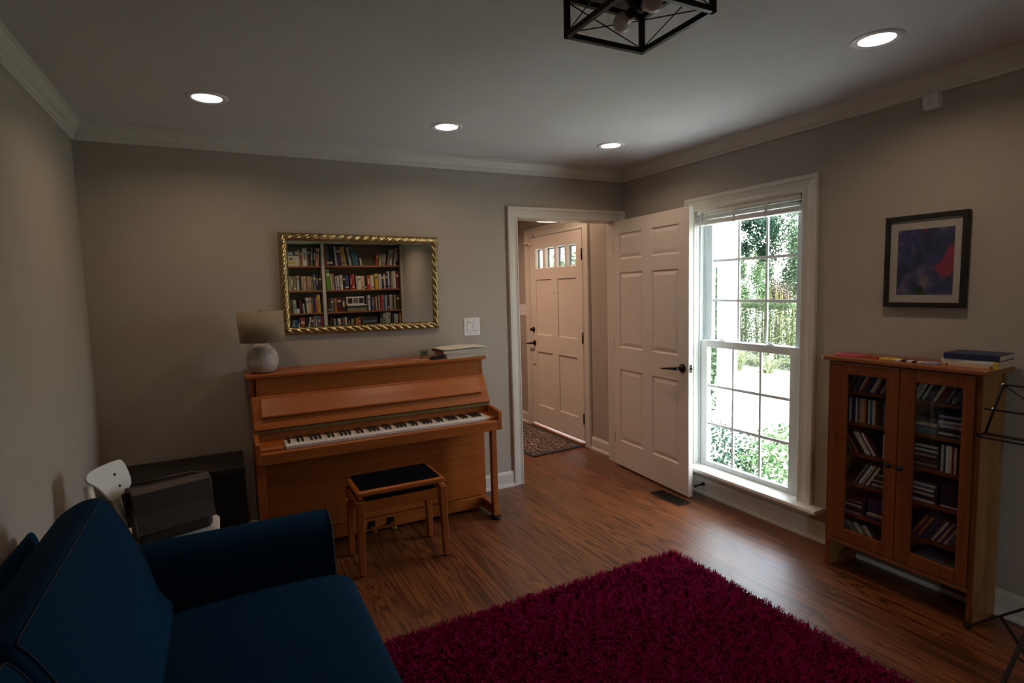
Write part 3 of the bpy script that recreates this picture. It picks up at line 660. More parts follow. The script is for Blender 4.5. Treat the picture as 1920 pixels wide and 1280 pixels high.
MB().prism([(3.212, .615), (3.212, .678), (3.186, .678), (3.180, .672), (3.180, .615)], 'x', PX0+.024, PX1-.026).build('key_slip', 'piano cherry', pn, bevel=.003)
b_ = MB().prism([(3.214, .660), (3.214, .688), (3.222, .697), (3.345, .703), (3.345, .660)], 'x', PX0+.026, .2545).build('key_block', 'piano cherry', pn, bevel=.002)
b_['label'] = 'wide left key block with a small gilt mark'
MB().tube([(.165, 3.248, .6995), (.172, 3.2475, .7005), (.182, 3.2485, .6998), (.192, 3.25, .7002), (.203, 3.2535, .7), (.212, 3.2555, .7003), (.220, 3.256, .6998)], [.0016, .0009, .0006, .0008, .0006, .001, .0004], 6).build('gilt_mark', 'brass', b_)
MB().prism([(3.214, .660), (3.214, .688), (3.222, .697), (3.345, .703), (3.345, .660)], 'x', 1.4815, PX1-.027).build('key_block', 'piano cherry', pn, bevel=.002)
kb = MB().box(.256, 1.481, 3.216, 3.352, .655, .676).build('keyboard', 'black velvet', pn)
KW = 1.222/52; notes = 'AABCCDDEFFGG'
wk = None; wi = 0
def kcopy(src, dx):
    c = src.copy(); COL.objects.link(c); c.parent = kb; c.location.x = dx; return c
wm = MB().prism([(3.348, .678), (3.348, .700), (3.217, .700), (3.211, .698), (3.210, .694), (3.212, .688), (3.214, .678)], 'x', .258+.0005, .258+KW-.0005).build('white_key', 'ivory key', kb, bevel=.0008)
bm_ = MB().prism([(3.348, .699), (3.348, .7125), (3.268, .7125), (3.258, .7105), (3.253, .700), (3.253, .699)], 'x', .258+KW-.0052, .258+KW+.0052).build('black_key', 'ebony key', kb, bevel=.0015)
for i in range(1, 52): kcopy(wm, i*KW)
blk = [i for i in range(51) if i % 7 in (0, 2, 3, 5, 6)]       # A# C# D# F# G#
for i in blk[1:]: kcopy(bm_, i*KW)
MB().box(PX0+.030, PX1-.030, 3.452, 3.470, .105, .615).build('lower_panel', 'piano cherry', pn, bevel=.002)
MB().box(PX0+.004, PX1-.004, 3.440, 3.735, .022, .100).build('base_rail', 'piano cherry', pn, bevel=.004)
for x0, x1 in ((PX0+.004, PX0+.042), (PX1-.042, PX1-.004)):
    MB().box(x0, x1, 3.258, 3.296, .090, .615).build('leg', 'piano cherry upright', pn, bevel=.003)
    MB().box(x0-.001, x1+.001, 3.250, 3.45, .022, .092).build('toe_block', 'piano cherry', pn, bevel=.004)
    xc = (x0+x1)/2
    c = MB().lathe([(.038, 0), (.040, .012), (.032, .016), (.026, .010), (0, .010)], (xc, 3.275, 0), 24).build('caster_cup', 'bronze black', pn); c['label'] = 'black round floor protector'
    MB().tube([(xc, 3.275, .008), (xc, 3.275, .024)], .012, 10).build('caster', 'brass', pn)
    MB().tube([(xc, 3.70, .0), (xc, 3.70, .024)], .014, 10).build('caster', 'brass', pn)
for x in (.745, .865):
    MB().prism([(3.445, .052), (3.40, .052), (3.352, .040), (3.345, .046), (3.352, .054), (3.40, .064), (3.445, .064)], 'x', x-.013, x+.013).build('pedal', 'brass', pn, bevel=.003)
    MB().box(x-.022, x+.022, 3.4385, 3.441, .040, .086).build('pedal_slot', 'black velvet', pn)

# ---------------------------------------------------------------- bench
be = thing('piano_bench', 'cherry piano bench with black padded top in front of the piano', 'piano bench', (.805, 3.08, 0))
sx0, sx1, sy0, sy1 = .562, 1.052, 2.915, 3.230
MB().prism(chamfer_rect(sx0, sx1, sy0, sy1, .010, 3), 'z', .438, .468).build('seat_frame', 'bench cherry', be, bevel=.010, seg=3)
MB().prism(chamfer_rect(sx0+.022, sx1-.022, sy0+.022, sy1-.022, .006, 2), 'z', .462, .474).build('seat_pad', 'black velvet', be, bevel=.005)
MB().box(sx0+.05, sx1-.05, sy0+.05, sy1-.05, .395, .440).build('lift_mechanism', 'black iron', be)
ax0, ax1, ay0, ay1 = .560, 1.066, 2.925, 3.236
ap = MB().box(ax0+.03, ax1-.03, ay0+.006, ay0+.026, .350, .405).box(ax0+.03, ax1-.03, ay1-.026, ay1-.006, .350, .405).box(ax0+.006, ax0+.026, ay0+.03, ay1-.03, .350, .405).box(ax1-.026, ax1-.006, ay0+.03, ay1-.03, .350, .405)
ap.build('apron', 'bench cherry', be, bevel=.002)
def taper_leg(cx, cy, sx, sy):
    a, b = .042, .029
    x0, y0 = cx, cy; lo = [(x0, y0), (x0+sx*b, y0), (x0+sx*b, y0+sy*b), (x0, y0+sy*b)]; hi = [(x0, y0), (x0+sx*a, y0), (x0+sx*a, y0+sy*a), (x0, y0+sy*a)]
    if sx*sy < 0: lo.reverse(); hi.reverse()
    m_ = MB().ring([[(p[0], p[1], .006) for p in lo], [(p[0], p[1], .34) for p in hi], [(p[0], p[1], .412) for p in hi]], 0, False)
    o = m_.build('leg', 'piano cherry upright', be, bevel=.004)
    MB().tube([(x0+sx*.014, y0+sy*.014, 0), (x0+sx*.014, y0+sy*.014, .008)], .010, 10).build('glide', 'black iron', o)
for cx, sx in ((ax0, 1), (ax1, -1)):
    for cy, sy in ((ay0, 1), (ay1, -1)): taper_leg(cx, cy, sx, sy)
for x, s in ((ax0+.006, -1), (ax1-.006, 1)):
    MB().lathe([(.007, 0), (.008, s*.014), (.020, s*.018), (.022, s*.026), (.020, s*.034), (0, s*.036)], (x, 3.08, .375), 18, axis='x').build('height_knob', 'bench cherry', be)

# ---------------------------------------------------------------- sofa
so = thing('sofa', 'dark blue fabric sofa with rolled arm along the left wall', 'sofa', (-.1, 1.3, 0))
def soft(pts, y0, y1, r=.035, n=6):
    """outline in xz extruded along y with rounded ends"""
    c = (sum(p[0] for p in pts)/len(pts), sum(p[1] for p in pts)/len(pts)); rings = []
    ys = [(y0+r*(1-math.cos(PI/2*i/n)), 1-(r/.16)*(1-math.sin(PI/2*i/n))) for i in range(n+1)]
    ys += [(y0+(y1-y0)*t, 1+.012*math.sin(PI*t)) for t in (.2, .35, .5, .65, .8)]
    ys += [(y1-r*(1-math.cos(PI/2*i/n)), 1-(r/.16)*(1-math.sin(PI/2*i/n))) for i in range(n, -1, -1)]
    for y, k in ys: rings.append([(c[0]+(a-c[0])*k, y, c[1]+(b-c[1])*k) for a, b in pts])
    return rings
def smooth_closed(P, n=5):
    out_ = []
    k = len(P)
    for i in range(k):
        p0, p1, p2, p3 = (Vector(P[(i+j-1) % k]) for j in range(4))
        for s in range(n):
            t = s/n; out_.append(tuple(.5*((2*p1)+(-p0+p2)*t+(2*p0-5*p1+4*p2-p3)*t*t+(-p0+3*p1-3*p2+p3)*t**3)))
    return out_
MB().box(-.60, .30, .40, 2.36, .10, .28).build('frame', 'blue upholstery', so, bevel=.02, seg=3)
bkr = soft(smooth_closed([(-.640, .12), (-.640, .45), (-.638, .68), (-.622, .742), (-.590, .738), (-.56, .45), (-.54, .12)]), .38, 2.345, .05)
MB().ring(bkr).build('back_frame', 'blue upholstery', so)
seat = smooth_closed([(-.46, .27), (-.46, .40), (-.25, .426), (.0, .436), (.22, .432), (.345, .418), (.388, .385), (.392, .34), (.380, .285), (.33, .262), (0, .262)], 5)
MB().ring(soft(seat, .56, 2.215, .045)).build('seat_cushion', 'blue upholstery', so)
cush = smooth_closed([(-.235, .428), (-.262, .52), (-.305, .66), (-.345, .765), (-.385, .842), (-.415, .862), (-.47, .848), (-.525, .80), (-.556, .70), (-.565, .55), (-.56, .43)], 5)
for y0, y1 in ((1.335, 2.275), (.40, 1.325)):
    rr_ = soft(cush, y0, y1, .05)
    bc = MB().ring(rr_).build('back_cushion', 'blue upholstery', so)
    ka, kb_, ks = 4, len(rr_)-5, 22          # end seams follow a loop near each end, the long seam follows the front top edge
    nrm_ = lambda p: Vector((p[0]+.0015, p[1], p[2]+.001))
    pth = [nrm_(rr_[ka][j]) for j in range(2, ks)]+[nrm_(rr_[k][ks]) for k in range(ka, kb_+1)]+[nrm_(rr_[kb_][j]) for j in range(ks-1, 1, -1)]
    MB().tube(pth, .002, 6).build('piping', 'blue piping', bc)
def arm(y0, s):
    """flared arm: section in yz, s = +1 outward towards +y"""
    sec = smooth_closed([(0, .12), (-.004, .40), (.012, .52), (.040, .595), (.085, .628), (.135, .632), (.180, .610), (.196, .56), (.188, .45), (.178, .12)], 4)
    cy = .09; cz = .38; rings = []
    xs_ = [(-.62, .97), (-.60, 1), (.0, 1), (.285, 1), (.310, .995), (.325, .975), (.334, .94)]
    for x, k in xs_: rings.append([(x, y0+s*(cy+(a-cy)*k), cz+(b-cz)*k) for a, b in sec])
    o = MB().ring(rings).build('arm', 'blue upholstery', so)
    pp = [(.328, y0+s*(cy+(a-cy)*.985), cz+(b-cz)*.985) for a, b in sec[1:-2]]
    MB().tube(pp, .004, 6).build('piping', 'blue piping', o)
arm(2.215, 1); arm(.56, -1)
for x in (-.55, .26):
    for y in (.48, 2.30): MB().tube([(x, y, 0), (x, y, .11)], [.016, .024], 12).build('leg', 'sofa leg wood', so)

# ---------------------------------------------------------------- dark cabinet, white chair, bags in the corner
bx = thing('low_cabinet', 'low black-brown cabinet in the corner left of the piano', 'cabinet', (-.24, 3.55, 0))
MB().box(-.545, .055, 3.355, 3.735, .548, .578).build('top', 'black brown top', bx, bevel=.002)
for x0, x1 in ((-.54, -.515), (.025, .050)): MB().box(x0, x1, 3.365, 3.735, 0, .548).build('side', 'black brown board', bx, bevel=.001)
MB().box(-.515, .025, 3.72, 3.735, .03, .548).build('back', 'black brown board', bx)
for z in (.05, .30): MB().box(-.515, .025, 3.375, 3.72, z-.009, z+.009).build('shelf', 'black brown board', bx)
MB().box(-.513, -.247, 3.366, 3.382, .062, .545).build('door', 'black brown board', bx, bevel=.001)
MB().box(-.243, .023, 3.366, 3.382, .062, .545).build('door', 'black brown board', bx, bevel=.001)

ch = thing('chair', 'small white chair in the corner with brown bags on its seat', 'chair', (-.26, 2.86, 0))
MB().prism(chamfer_rect(-.575, -.075, 2.66, 3.02, .075, 6), 'z', .452, .470).build('seat', 'chair white', ch, bevel=.005)
pc = Vector((-.46, 2.86, .78)); pn_ = Vector((math.cos(math.radians(35)), -math.sin(math.radians(35)), .18)).normalized()
pa = Vector((math.sin(math.radians(35)), math.cos(math.radians(35)), 0)); pb = pn_.cross(pa)
ol = smooth_closed([(.060, .034), (.078, -.016), (.080, -.070), (.060, -.092), (.006, -.112), (-.028, -.118), (-.050, -.098), (-.070, -.060), (-.096, -.026), (-.120, -.004), (-.122, .014), (-.108, .028), (-.064, .038), (.020, .042)], 4)
MB().ring([[pc+pa*a*k+pb*b*k+pn_*t for a, b in ol] for t, k in ((-.012, .985), (-.009, 1), (-.003, 1), (0, .985))]).build('backrest', 'chair white', ch)
def pp_(a, b, t): return pc+pa*a+pb*b+pn_*t
for a, top, bot in ((.012, .0, (-.432, 2.85, .462)), (-.105, -.02, (-.520, 2.74, .462))):
    MB().tube([pp_(a, top, -.022), pp_(a, -.12, -.024), Vector(bot)], .017, 12).build('back_post', 'chair white', ch)
for a, b in ((.007, -.013), (.018, -.067)):
    MB().lathe([(0, .002), (.0055, .0015), (.006, 0)], (0, 0, 0), 10).build('bolt', 'black iron', ch)
    o = bpy.data.objects[ch.children[-1].name] if False else COL.objects[-1]
    o.matrix_parent_inverse = Matrix(); o.location = pp_(a, b, .0005)-Vector(ch['_o']); o.rotation_euler = pn_.to_track_quat('Z', 'Y').to_euler(); o.data.transform(Matrix.Translation(Vector(ch['_o'])))
for x, y in ((-.53, 2.70), (-.53, 2.98), (-.12, 2.70), (-.12, 2.98)):
    MB().tube([(x, y, 0), (x*.96-.012, (y-2.84)*.9+2.84, .455)], [.013, .017], 12).build('leg', 'chair white', ch)
MB().box(-.50, -.15, 2.74, 2.94, .425, .453).build('seat_rail', 'chair white', ch, bevel=.003)

bg = thing('satchel', 'brown leather satchel with folded flap resting on the white chair', 'bag', (-.258, 2.845, .471), math.radians(20))
def rbox(x0, x1, y0, y1, z0, z1, n=2):
    return MB().box(x0, x1, y0, y1, z0, z1)
o = MB().box(-.145, .150, -.07, .06, 0, .165).build('body', 'brown leather dark', bg, bevel=.025, seg=4, local=True)
o = MB().prism([(-.080, .118), (-.092, .085), (-.100, .060), (-.090, .066), (-.076, .12), (-.055, .225), (-.02, .244), (.05, .236), (.068, .20), (.075, .10), (.066, .10), (.05, .215), (-.015, .226), (-.045, .21)], 'x', -.155, .155).build('flap', 'brown leather', bg, bevel=.006, seg=3, local=True)
MB().box(-.140, .140, -.05, .05, .16, .222).build('upper_pouch', 'brown leather', bg, bevel=.028, seg=4, local=True)
MB().tube([(.150, -.03, .04), (.165, -.02, .13), (.150, 0, .235), (.09, .01, .250), (.0, .012, .252), (-.10, .01, .250)], .006, 8).build('strap', 'brown leather dark', bg, local=True)
bg2 = thing('document_case', 'slim black case lying under the satchel on the white chair', 'bag', (-.25, 2.845, .4705), math.radians(20))
bpy.data.objects.remove(bg2)

# ---------------------------------------------------------------- lamp, clock, papers on the piano
LZ = 1.066
lm = thing('table_lamp', 'unlit table lamp with linen drum shade on the left end of the piano', 'table lamp', (.192, 3.55, LZ))
prof = [(.0, 0), (.058, 0), (.066, .006), (.079, .030), (.086, .060), (.086, .088), (.079, .116), (.064, .140), (.046, .156), (.040, .162), (.040, .170), (0, .171)]
pf = smooth_closed(prof, 1)
MB().lathe(prof, (.192, 3.55, LZ), 40).build('base', 'pebbled ceramic', lm, subsurf=1)
MB().tube([(.193, 3.55, LZ+.168), (.195, 3.55, LZ+.27)], .009, 12).tube([(.193, 3.55, LZ+.171), (.193, 3.55, LZ+.180)], .017, 14).build('neck', 'dull brass', lm)
sh = MB(); c0 = (.200, 3.55, LZ+.179); c1_ = (.192, 3.55, LZ+.358)
def circ(c, r, n=48): return [(c[0]+r*math.cos(2*PI*i/n), c[1]+r*math.sin(2*PI*i/n), c[2]) for i in range(n)]
sh.ring([circ(c0, .1215), circ(c1_, .1265), circ(c1_, .1245), circ(c0, .1195)], 0, True, False, True)
sh.build('shade', 'lamp linen', lm)
sp_ = MB()
for i in range(3):
    a = 2*PI*i/3+.4; sp_.tube([(.192, 3.55, LZ+.345), (.192+.124*math.cos(a), 3.55+.124*math.sin(a), LZ+.352)], .0018, 6)
sp_.lathe([(.014, LZ+.338), (.014, LZ+.348), (.006, LZ+.352), (.005, LZ+.362), (0, LZ+.364)], (.192, 3.55, 0), 14).build('shade_fitter', 'dull brass', lm)
MB().lathe([(.012, LZ+.27), (.024, LZ+.285), (.029, LZ+.305), (.024, LZ+.326), (.0, LZ+.335)], (.194, 3.55, 0), 18).build('bulb', 'plate white', lm)

ck = thing('desk_clock', 'small clear green acrylic clock standing on the piano lid', 'clock', (1.166, 3.545, LZ), math.radians(8))
MB().box(-.031, .031, -.004, .004, 0, .060).build('body', 'clear acrylic', ck, bevel=.002, local=True)
MB().box(-.016, .018, -.0055, -.0045, .030, .047).build('display', 'cover dark_green', ck, local=True)
MB().box(-.010, .022, -.0055, -.0045, .004, .013).build('button', 'cover salmon', ck, local=True)
o = tag(MB().prism([(1.066, 3.500), (1.160, 3.462), (1.172, 3.488), (1.082, 3.530)], 'z', LZ, LZ+.004).build('notepad', 'cover pink_beige', bevel=.001), 'thin pale pink notepad lying before the acrylic clock on piano', 'notepad')
tn = thing('tuner', 'small black electronic tuner between clock and paper stack on piano', 'tuner', (1.228, 3.475, LZ), math.radians(6))
MB().prism([(-.028, 0), (.028, 0), (.024, .012), (.018, .016), (-.012, .019), (-.026, .024)], 'x', -.040, .040).build('body', 'black iron', tn, bevel=.002, local=True)
MB().prism([(-.0275, .003), (-.0265, .019), (-.0272, .019), (-.0282, .003)], 'x', -.030, .030).build('screen', 'cabinet glass', tn, local=True)
stk = [(1.285, 1.585, .010, 'pale_grey', 3, 'bottom grey-edged magazine of the paper stack on the piano'), (1.29, 1.595, .009, 'tan', -2, 'tan-edged booklet, second from bottom of the piano paper stack'),
       (1.28, 1.58, .008, 'red', 1, 'red-edged magazine, third from bottom of the piano paper stack'), (1.28, 1.588, .011, 'pale_grey', -1, 'grey-white booklet in the middle of the piano paper stack'),
       (1.262, 1.57, .013, 'dark_red', 2, 'thick dark red folder near the top of the piano paper stack'), (1.272, 1.575, .007, 'slate', -2, 'slate-covered booklet under the top sheets of the piano stack'),
       (1.262, 1.578, .006, 'white', 1, 'white sheet music curling on top of the piano paper stack')]
z = LZ
for i, (x0, x1, h, c, rz, lab) in enumerate(stk):
    t = thing('magazine', lab, 'magazine', ((x0+x1)/2, 3.55, z), math.radians(rz), 'papers stacked on the piano')
    hx, hy = (x1-x0)/2, .105
    if i < 6:
        MB().box(-hx+.002, hx-.001, -hy+.002, hy-.001, .001, h-.0012).build('pages', 'paper block', t, local=True)
        MB().box(-hx, hx, -hy, hy, h-.0012, h-.0002).box(-hx, hx, -hy, hy, 0, .001).box(-hx, -hx+.0012, -hy, hy, 0, h-.0002).build('cover', 'cover '+c, t, local=True)
    else:
        g2 = MB(); nx, ny = 14, 8
        def zz(u, v): return .002+.012*math.exp(-((u-.68)/.16)**2)*(.4+.6*v)+.003*math.sin(6*u)*v+.003*abs(math.sin(4*u))
        top = [[(-hx+2*hx*i_/nx, -hy+2*hy*j/ny, zz(i_/nx, j/ny)) for j in range(ny+1)] for i_ in range(nx+1)]
        v = [p_ for r_ in top for p_ in r_]+[(p_[0], p_[1], max(0, p_[2]-.0035)) for r_ in top for p_ in r_]; m0 = (nx+1)*(ny+1); f = []
        for a in range(nx):
            for b in range(ny):
                q = a*(ny+1)+b; f.append((q, q+ny+1, q+ny+2, q+1)); f.append((m0+q, m0+q+1, m0+q+ny+2, m0+q+ny+1))
        for a in range(nx):
            for b in (0, ny): q = a*(ny+1)+b; f.append((q, m0+q, m0+q+ny+1, q+ny+1))
        for b in range(ny):
            for a in (0, nx): q = a*(ny+1)+b; f.append((q, q+1, m0+q+1, m0+q))
        g2.add(v, f, 0, True).build('sheets', 'paper block', t, local=True)
    z += h

# ---------------------------------------------------------------- mirror, switches, picture, sensor
mr = thing('wall_mirror', 'rectangular mirror in gilt rope-twist frame above the piano', 'mirror', (.845, D, 1.572), rot=(0, math.radians(.75), 0))
mw, mh, fwid = .5125, .3145, .046
MB().box(-mw+.02, mw-.02, -.016, -.001, -mh+.02, mh-.02).build('backing_board', 'shelf back', mr, local=True)
MB().box(-mw+fwid-.006, mw-fwid+.006, -.019, -.0165, -mh+fwid-.006, mh-fwid+.006).build('mirror_glass', 'mirror silver', mr, local=True)
def rope_side(Lh, place):
    """gadrooned half-round moulding, mitred at both ends; place(s, across, out) -> local point; across from 0 outer to fwid inner"""
    ns, nt_ = int(2*Lh/.0032), 18; R = fwid/2; pit = .0535; g3 = MB(); V = []; 
    for j in range(nt_+1):
        th = PI*j/nt_; ac = R-R*math.cos(th); s0, s1 = -Lh+ac, Lh-ac
        for i in range(ns+1):
            s = s0+(s1-s0)*i/ns; u = s/pit+ac/fwid*1.05
            k = abs(math.sin(PI*u)); rr = .62+.38*k**.8
            V.append(place(s, ac, .010+(R*1.05)*math.sin(th)*rr))
    F = [(j*(ns+1)+i, j*(ns+1)+i+1, (j+1)*(ns+1)+i+1, (j+1)*(ns+1)+i) for j in range(nt_) for i in range(ns)]
    return g3.add(V, F, 0, True)
for Lh, pl_ in ((mw, lambda s, a, o: (s, -o, mh-a)), (mw, lambda s, a, o: (s, -o, -mh+a)), (mh, lambda s, a, o: (-mw+a, -o, -s)), (mh, lambda s, a, o: (mw-a, -o, -s))):
    rope_side(Lh, pl_).build('frame_side', 'gilt', mr, local=True)
MB().box(-mw-.002, mw+.002, -.012, -.001, mh-.008, mh+.002).box(-mw-.002, mw+.002, -.012, -.001, -mh-.002, -mh+.008).box(-mw-.002, -mw+.008, -.012, -.001, -mh, mh).box(mw-.008, mw+.002, -.012, -.001, -mh, mh).build('frame_lip', 'gilt', mr, local=True)
il = fwid-.002
MB().box(-mw+il, mw-il, -.022, -.0165, mh-il-.004, mh-il).box(-mw+il, mw-il, -.022, -.0165, -mh+il, -mh+il+.004).box(-mw+il, -mw+il+.004, -.022, -.0165, -mh+il, mh-il).box(mw-il-.004, mw-il, -.022, -.0165, -mh+il, mh-il).build('frame_inner_lip', 'gilt', mr, local=True)

sw = thing('light_switch', 'white double rocker switch plate on the wall right of the mirror', 'light switch', (1.609, D, 1.246))
MB().box(1.546, 1.672, D-.006, D, 1.181, 1.311).build('plate', 'plate white', sw, bevel=.003)
for x, on in ((1.586, 0), (1.632, 1)):
    r_ = MB().box(x-.0175, x+.0175, D-.0072, D-.0055, 1.212, 1.280).build('rocker_frame', 'plate shadow', sw)
    zt, zb = (.0095, .007) if on else (.007, .0095)
    MB().prism([(D-.006, 1.2135), (D-zb, 1.2135), (D-.0085, 1.246), (D-zt, 1.2785), (D-.006, 1.2785)], 'x', x-.0158, x+.0158).build('rocker', 'plate white', r_)
for x in (1.586, 1.632):
    for zz_ in (1.198, 1.294): MB().lathe([(0, -.0010), (.003, -.0008), (.0033, 0)], (x, D-.006, zz_), 10, axis='y').build('screw', 'plate shadow', sw)
s2 = thing('light_switch', 'white triple toggle switch plate in the entry beside the front door', 'light switch', (XR, 5.535, 1.274))
MB().box(XR-.006, XR, 5.452, 5.618, 1.212, 1.338).build('plate', 'plate white', s2, bevel=.003)
for y in (5.489, 5.535, 5.581): MB().prism([(XR-.006, 1.262), (XR-.018, 1.279), (XR-.018, 1.286), (XR-.006, 1.288)], 'y', y-.005, y+.005).build('toggle', 'plate white', s2)

pic = thing('framed_picture', 'black framed abstract blue print hanging above the CD cabinet', 'picture', (XR, 1.491, 1.589), rot=(math.radians(.25), 0, 0))
py, pz = .1755, .2205
fr = MB()
for a in ((-py, -py+.021, -pz, pz), (py-.021, py, -pz, pz)): fr.box(-.032, -.004, a[0], a[1], a[2], a[3])
for a in ((-py+.021, py-.021, pz-.023, pz), (-py+.021, py-.021, -pz, -pz+.023)): fr.box(-.032, -.004, a[0], a[1], a[2], a[3])
fr.build('frame', 'frame black', pic, bevel=.002, local=True)
MB().box(-.018, -.012, -py+.018, py-.018, -pz+.018, pz-.018).build('mat_board', 'mat board', pic, local=True)
MB().box(-.0192, -.0178, -.122, .120, -.160, .152).build('print', 'abstract print', pic, local=True)
MB().box(-.024, -.022, -py+.019, py-.019, -pz+.02, pz-.02).build('glazing', 'cabinet glass', pic, local=True)

ss = thing('wall_sensor', 'small white sensor box under the crown moulding of the window wall', 'sensor', (XR-.001, 1.482, 2.318))
MB().prism([(XR, 2.285), (XR-.030, 2.285), (XR-.042, 2.292), (XR-.044, 2.355), (XR, 2.355)], 'y', 1.448, 1.516).build('housing', 'sensor white', ss, bevel=.006, seg=3)
MB().lathe([(0, -.002), (.004, -.001), (.004, .004)], (XR-.0438, 1.482, 2.305), 10, axis='x').build('lens_dot', 'plate shadow', ss)
s3 = thing('door_sensor', 'small cream alarm contact at the top of the front door', 'sensor', (2.985, 5.32, 2.0))
MB().box(2.962, 2.989, 5.30, 5.336, 1.968, 2.000).build('magnet', 'cream plastic', s3, bevel=.004)
MB().box(2.955, 2.981, 5.342, 5.415, 1.985, 2.012).build('contact', 'cream plastic', s3, bevel=.006)
MB().tube([(2.978, 5.245, 2.052), (2.978, 5.245, 2.075)], [.013, .008], 10).build('chime_button', 'brushed steel', s3)
vt = thing('floor_vent', 'black metal floor register in front of the open door', 'floor vent', (2.745, 2.943, 0))
v_ = MB().box(2.688, 2.702, 2.795, 3.090, .0, .005).box(2.788, 2.802, 2.795, 3.090, .0, .005).box(2.702, 2.788, 2.795, 2.812, 0, .005).box(2.702, 2.788, 3.073, 3.090, 0, .005)
v_.build('frame', 'bronze black', vt, bevel=.0015)
v_ = MB()
for i in range(15):
    y = 2.818+i*.0175
    v_.bar((2.702, y, .0025), (2.788, y+.012, .0025), .004, .003)
for i in range(4): v_.box(2.717+i*.017, 2.720+i*.017, 2.812, 3.073, .0008, .0038)
v_.build('grille', 'black iron', vt); MB().box(2.70, 2.79, 2.81, 3.075, .0002, .0008).build('damper', 'frame black', vt)

# ---------------------------------------------------------------- rugs
rg = thing('shag_rug', 'large crimson shag rug on the wood floor', 'rug', (1.33, 1.15, 0))
RX0, RX1, RY0, RY1 = .47, 2.160, -.10, 2.280
MB().prism(chamfer_rect(RX0, RX1, RY0, RY1, .03, 4), 'z', .001, .010).build('backing', 'rug backing', rg)
n = 125000
x = rng.uniform(RX0, RX1, n); y = RY0+(RY1-RY0)*rng.random(n)**.72
# tufts lie over in clumps that turn slowly across the rug
ph = 1.2*np.sin(x*47+2.1*np.sin(y*39))+1.2*np.cos(y*53+1.9*np.sin(x*41))+.9*np.sin(x*91-y*77)
th = ph*1.5+rng.normal(0, .9, n); ln = rng.uniform(.010, .026, n); hh = rng.uniform(.020, .034, n)*(1+.13*np.sin(x*61+2*np.sin(y*49))*np.sin(y*57+x*20))
dx = np.stack([np.cos(th), np.sin(th), 0*th], 1); sd = np.stack([-np.sin(th), np.cos(th), 0*th], 1)*rng.uniform(.0013, .0022, n)[:, None]
B = np.stack([x, y, np.full(n, .009)], 1); up1 = np.array([0, 0, 1.])
M1 = B+dx*(ln*.35)[:, None]+up1*(hh*.72)[:, None]; T1 = B+dx*ln[:, None]+up1*hh[:, None]
V = np.stack([B-sd, B+sd, M1+sd, M1-sd, T1+sd*.6, T1-sd*.6], 1).reshape(-1, 3); i = np.arange(n)*6
pile = np_mesh('pile', V, np.concatenate([np.stack([i, i+1, i+2, i+3], 1), np.stack([i+3, i+2, i+4, i+5], 1)]), 'shag wool', rg); pile['kind'] = 'stuff'
er = thing('entry_rug', 'patterned slate and cream entry rug before the front door', 'rug', (2.68, 4.85, 0))
MB().prism([(2.400, 4.300), (2.960, 4.352), (2.960, 5.39), (2.365, 5.39)], 'z', .001, .010).build('border', 'entry rug border', er, bevel=.004)
MB().prism([(2.425, 4.342), (2.925, 4.388), (2.925, 5.36), (2.395, 5.36)], 'z', .008, .0115).build('field', 'entry rug wool', er, bevel=.001)
# ---------------------------------------------------------------- CD cabinet
cb = thing('cd_cabinet', 'stained pine cabinet with two glass doors full of CDs', 'cabinet', (2.88, 1.48, 0))
CY0, CY1, CXF = 1.150, 1.810, 2.783
MB().prism(chamfer_rect(2.752, 2.992, 1.122, 1.838, .012, 3), 'z', 1.100, 1.123).build('top', 'pine top', cb, bevel=.007, seg=3)
MB().box(CXF, 2.986, CY0, CY0+.020, 0, 1.10).build('side_panel', 'pine side', cb, bevel=.002)
MB().box(CXF, 2.986, CY1-.020, CY1, 0, 1.10).build('side_panel', 'pine side', cb, bevel=.002)
MB().box(2.972, 2.979, CY0+.02, CY1-.02, .03, 1.10).build('back_panel', 'shelf back', cb)  # lower part added to keep the gap under the cabinet dark
MB().box(CXF, 2.985, CY0+.02, CY1-.02, .150, .168).box(CXF, 2.985, 1.455, 1.471, .168, 1.10).build('bottom_and_divider', 'pine stained', cb)
MB().box(2.768, CXF+.012, CY0+.018, CY1-.018, .148, .170).build('plinth_moulding', 'pine top', cb, bevel=.006, seg=3)
for y in (CY0-.0005, CY1-.0205): MB().box(CXF-.004, CXF+.003, y, y+.021, 0, 1.099).build('front_edge', 'pine stained', cb)
MB().prism([(2.86, .0), (2.88, .045), (2.93, .07), (2.985, .075), (2.985, 0)], 'y', CY1-.045, CY1-.021).build('rear_foot', 'pine stained', cb)
SZL = [.314, .478, .635, .792, .950]; SZR = [.311, .481, .642, .800, .953]
for z in SZL: MB().box(CXF+.022, 2.975, 1.471, CY1-.02, z-.016, z).build('shelf', 'pine stained', cb, bevel=.001)
for z in SZR: MB().box(CXF+.022, 2.975, CY0+.02, 1.455, z-.016, z).build('shelf', 'pine stained', cb, bevel=.001)
def cab_door(y0, y1, g0, g1, kn):
    d = MB()
    d.box(2.762, 2.781, y0, g0, .174, 1.096).box(2.762, 2.781, g1, y1, .174, 1.096).box(2.762, 2.781, g0, g1, .174, .237).box(2.762, 2.781, g0, g1, 1.038, 1.096)
    o = d.build('door', 'pine stained', cb, bevel=.004)
    MB().box(2.771, 2.774, g0-.006, g1+.006, .232, 1.044).build('glass_pane', 'cabinet glass', o)
    k = MB().lathe([(.006, 0), (.006, -.008), (.013, -.012), (.0145, -.018), (.011, -.024), (0, -.025)], (2.762, kn, .632), 18, axis='x').build('knob', 'bronze black', o); k['label'] = 'round black knob'
cab_door(1.465, 1.789, 1.521, 1.706, 1.492)
cab_door(1.171, 1.461, 1.212, 1.394, 1.439)

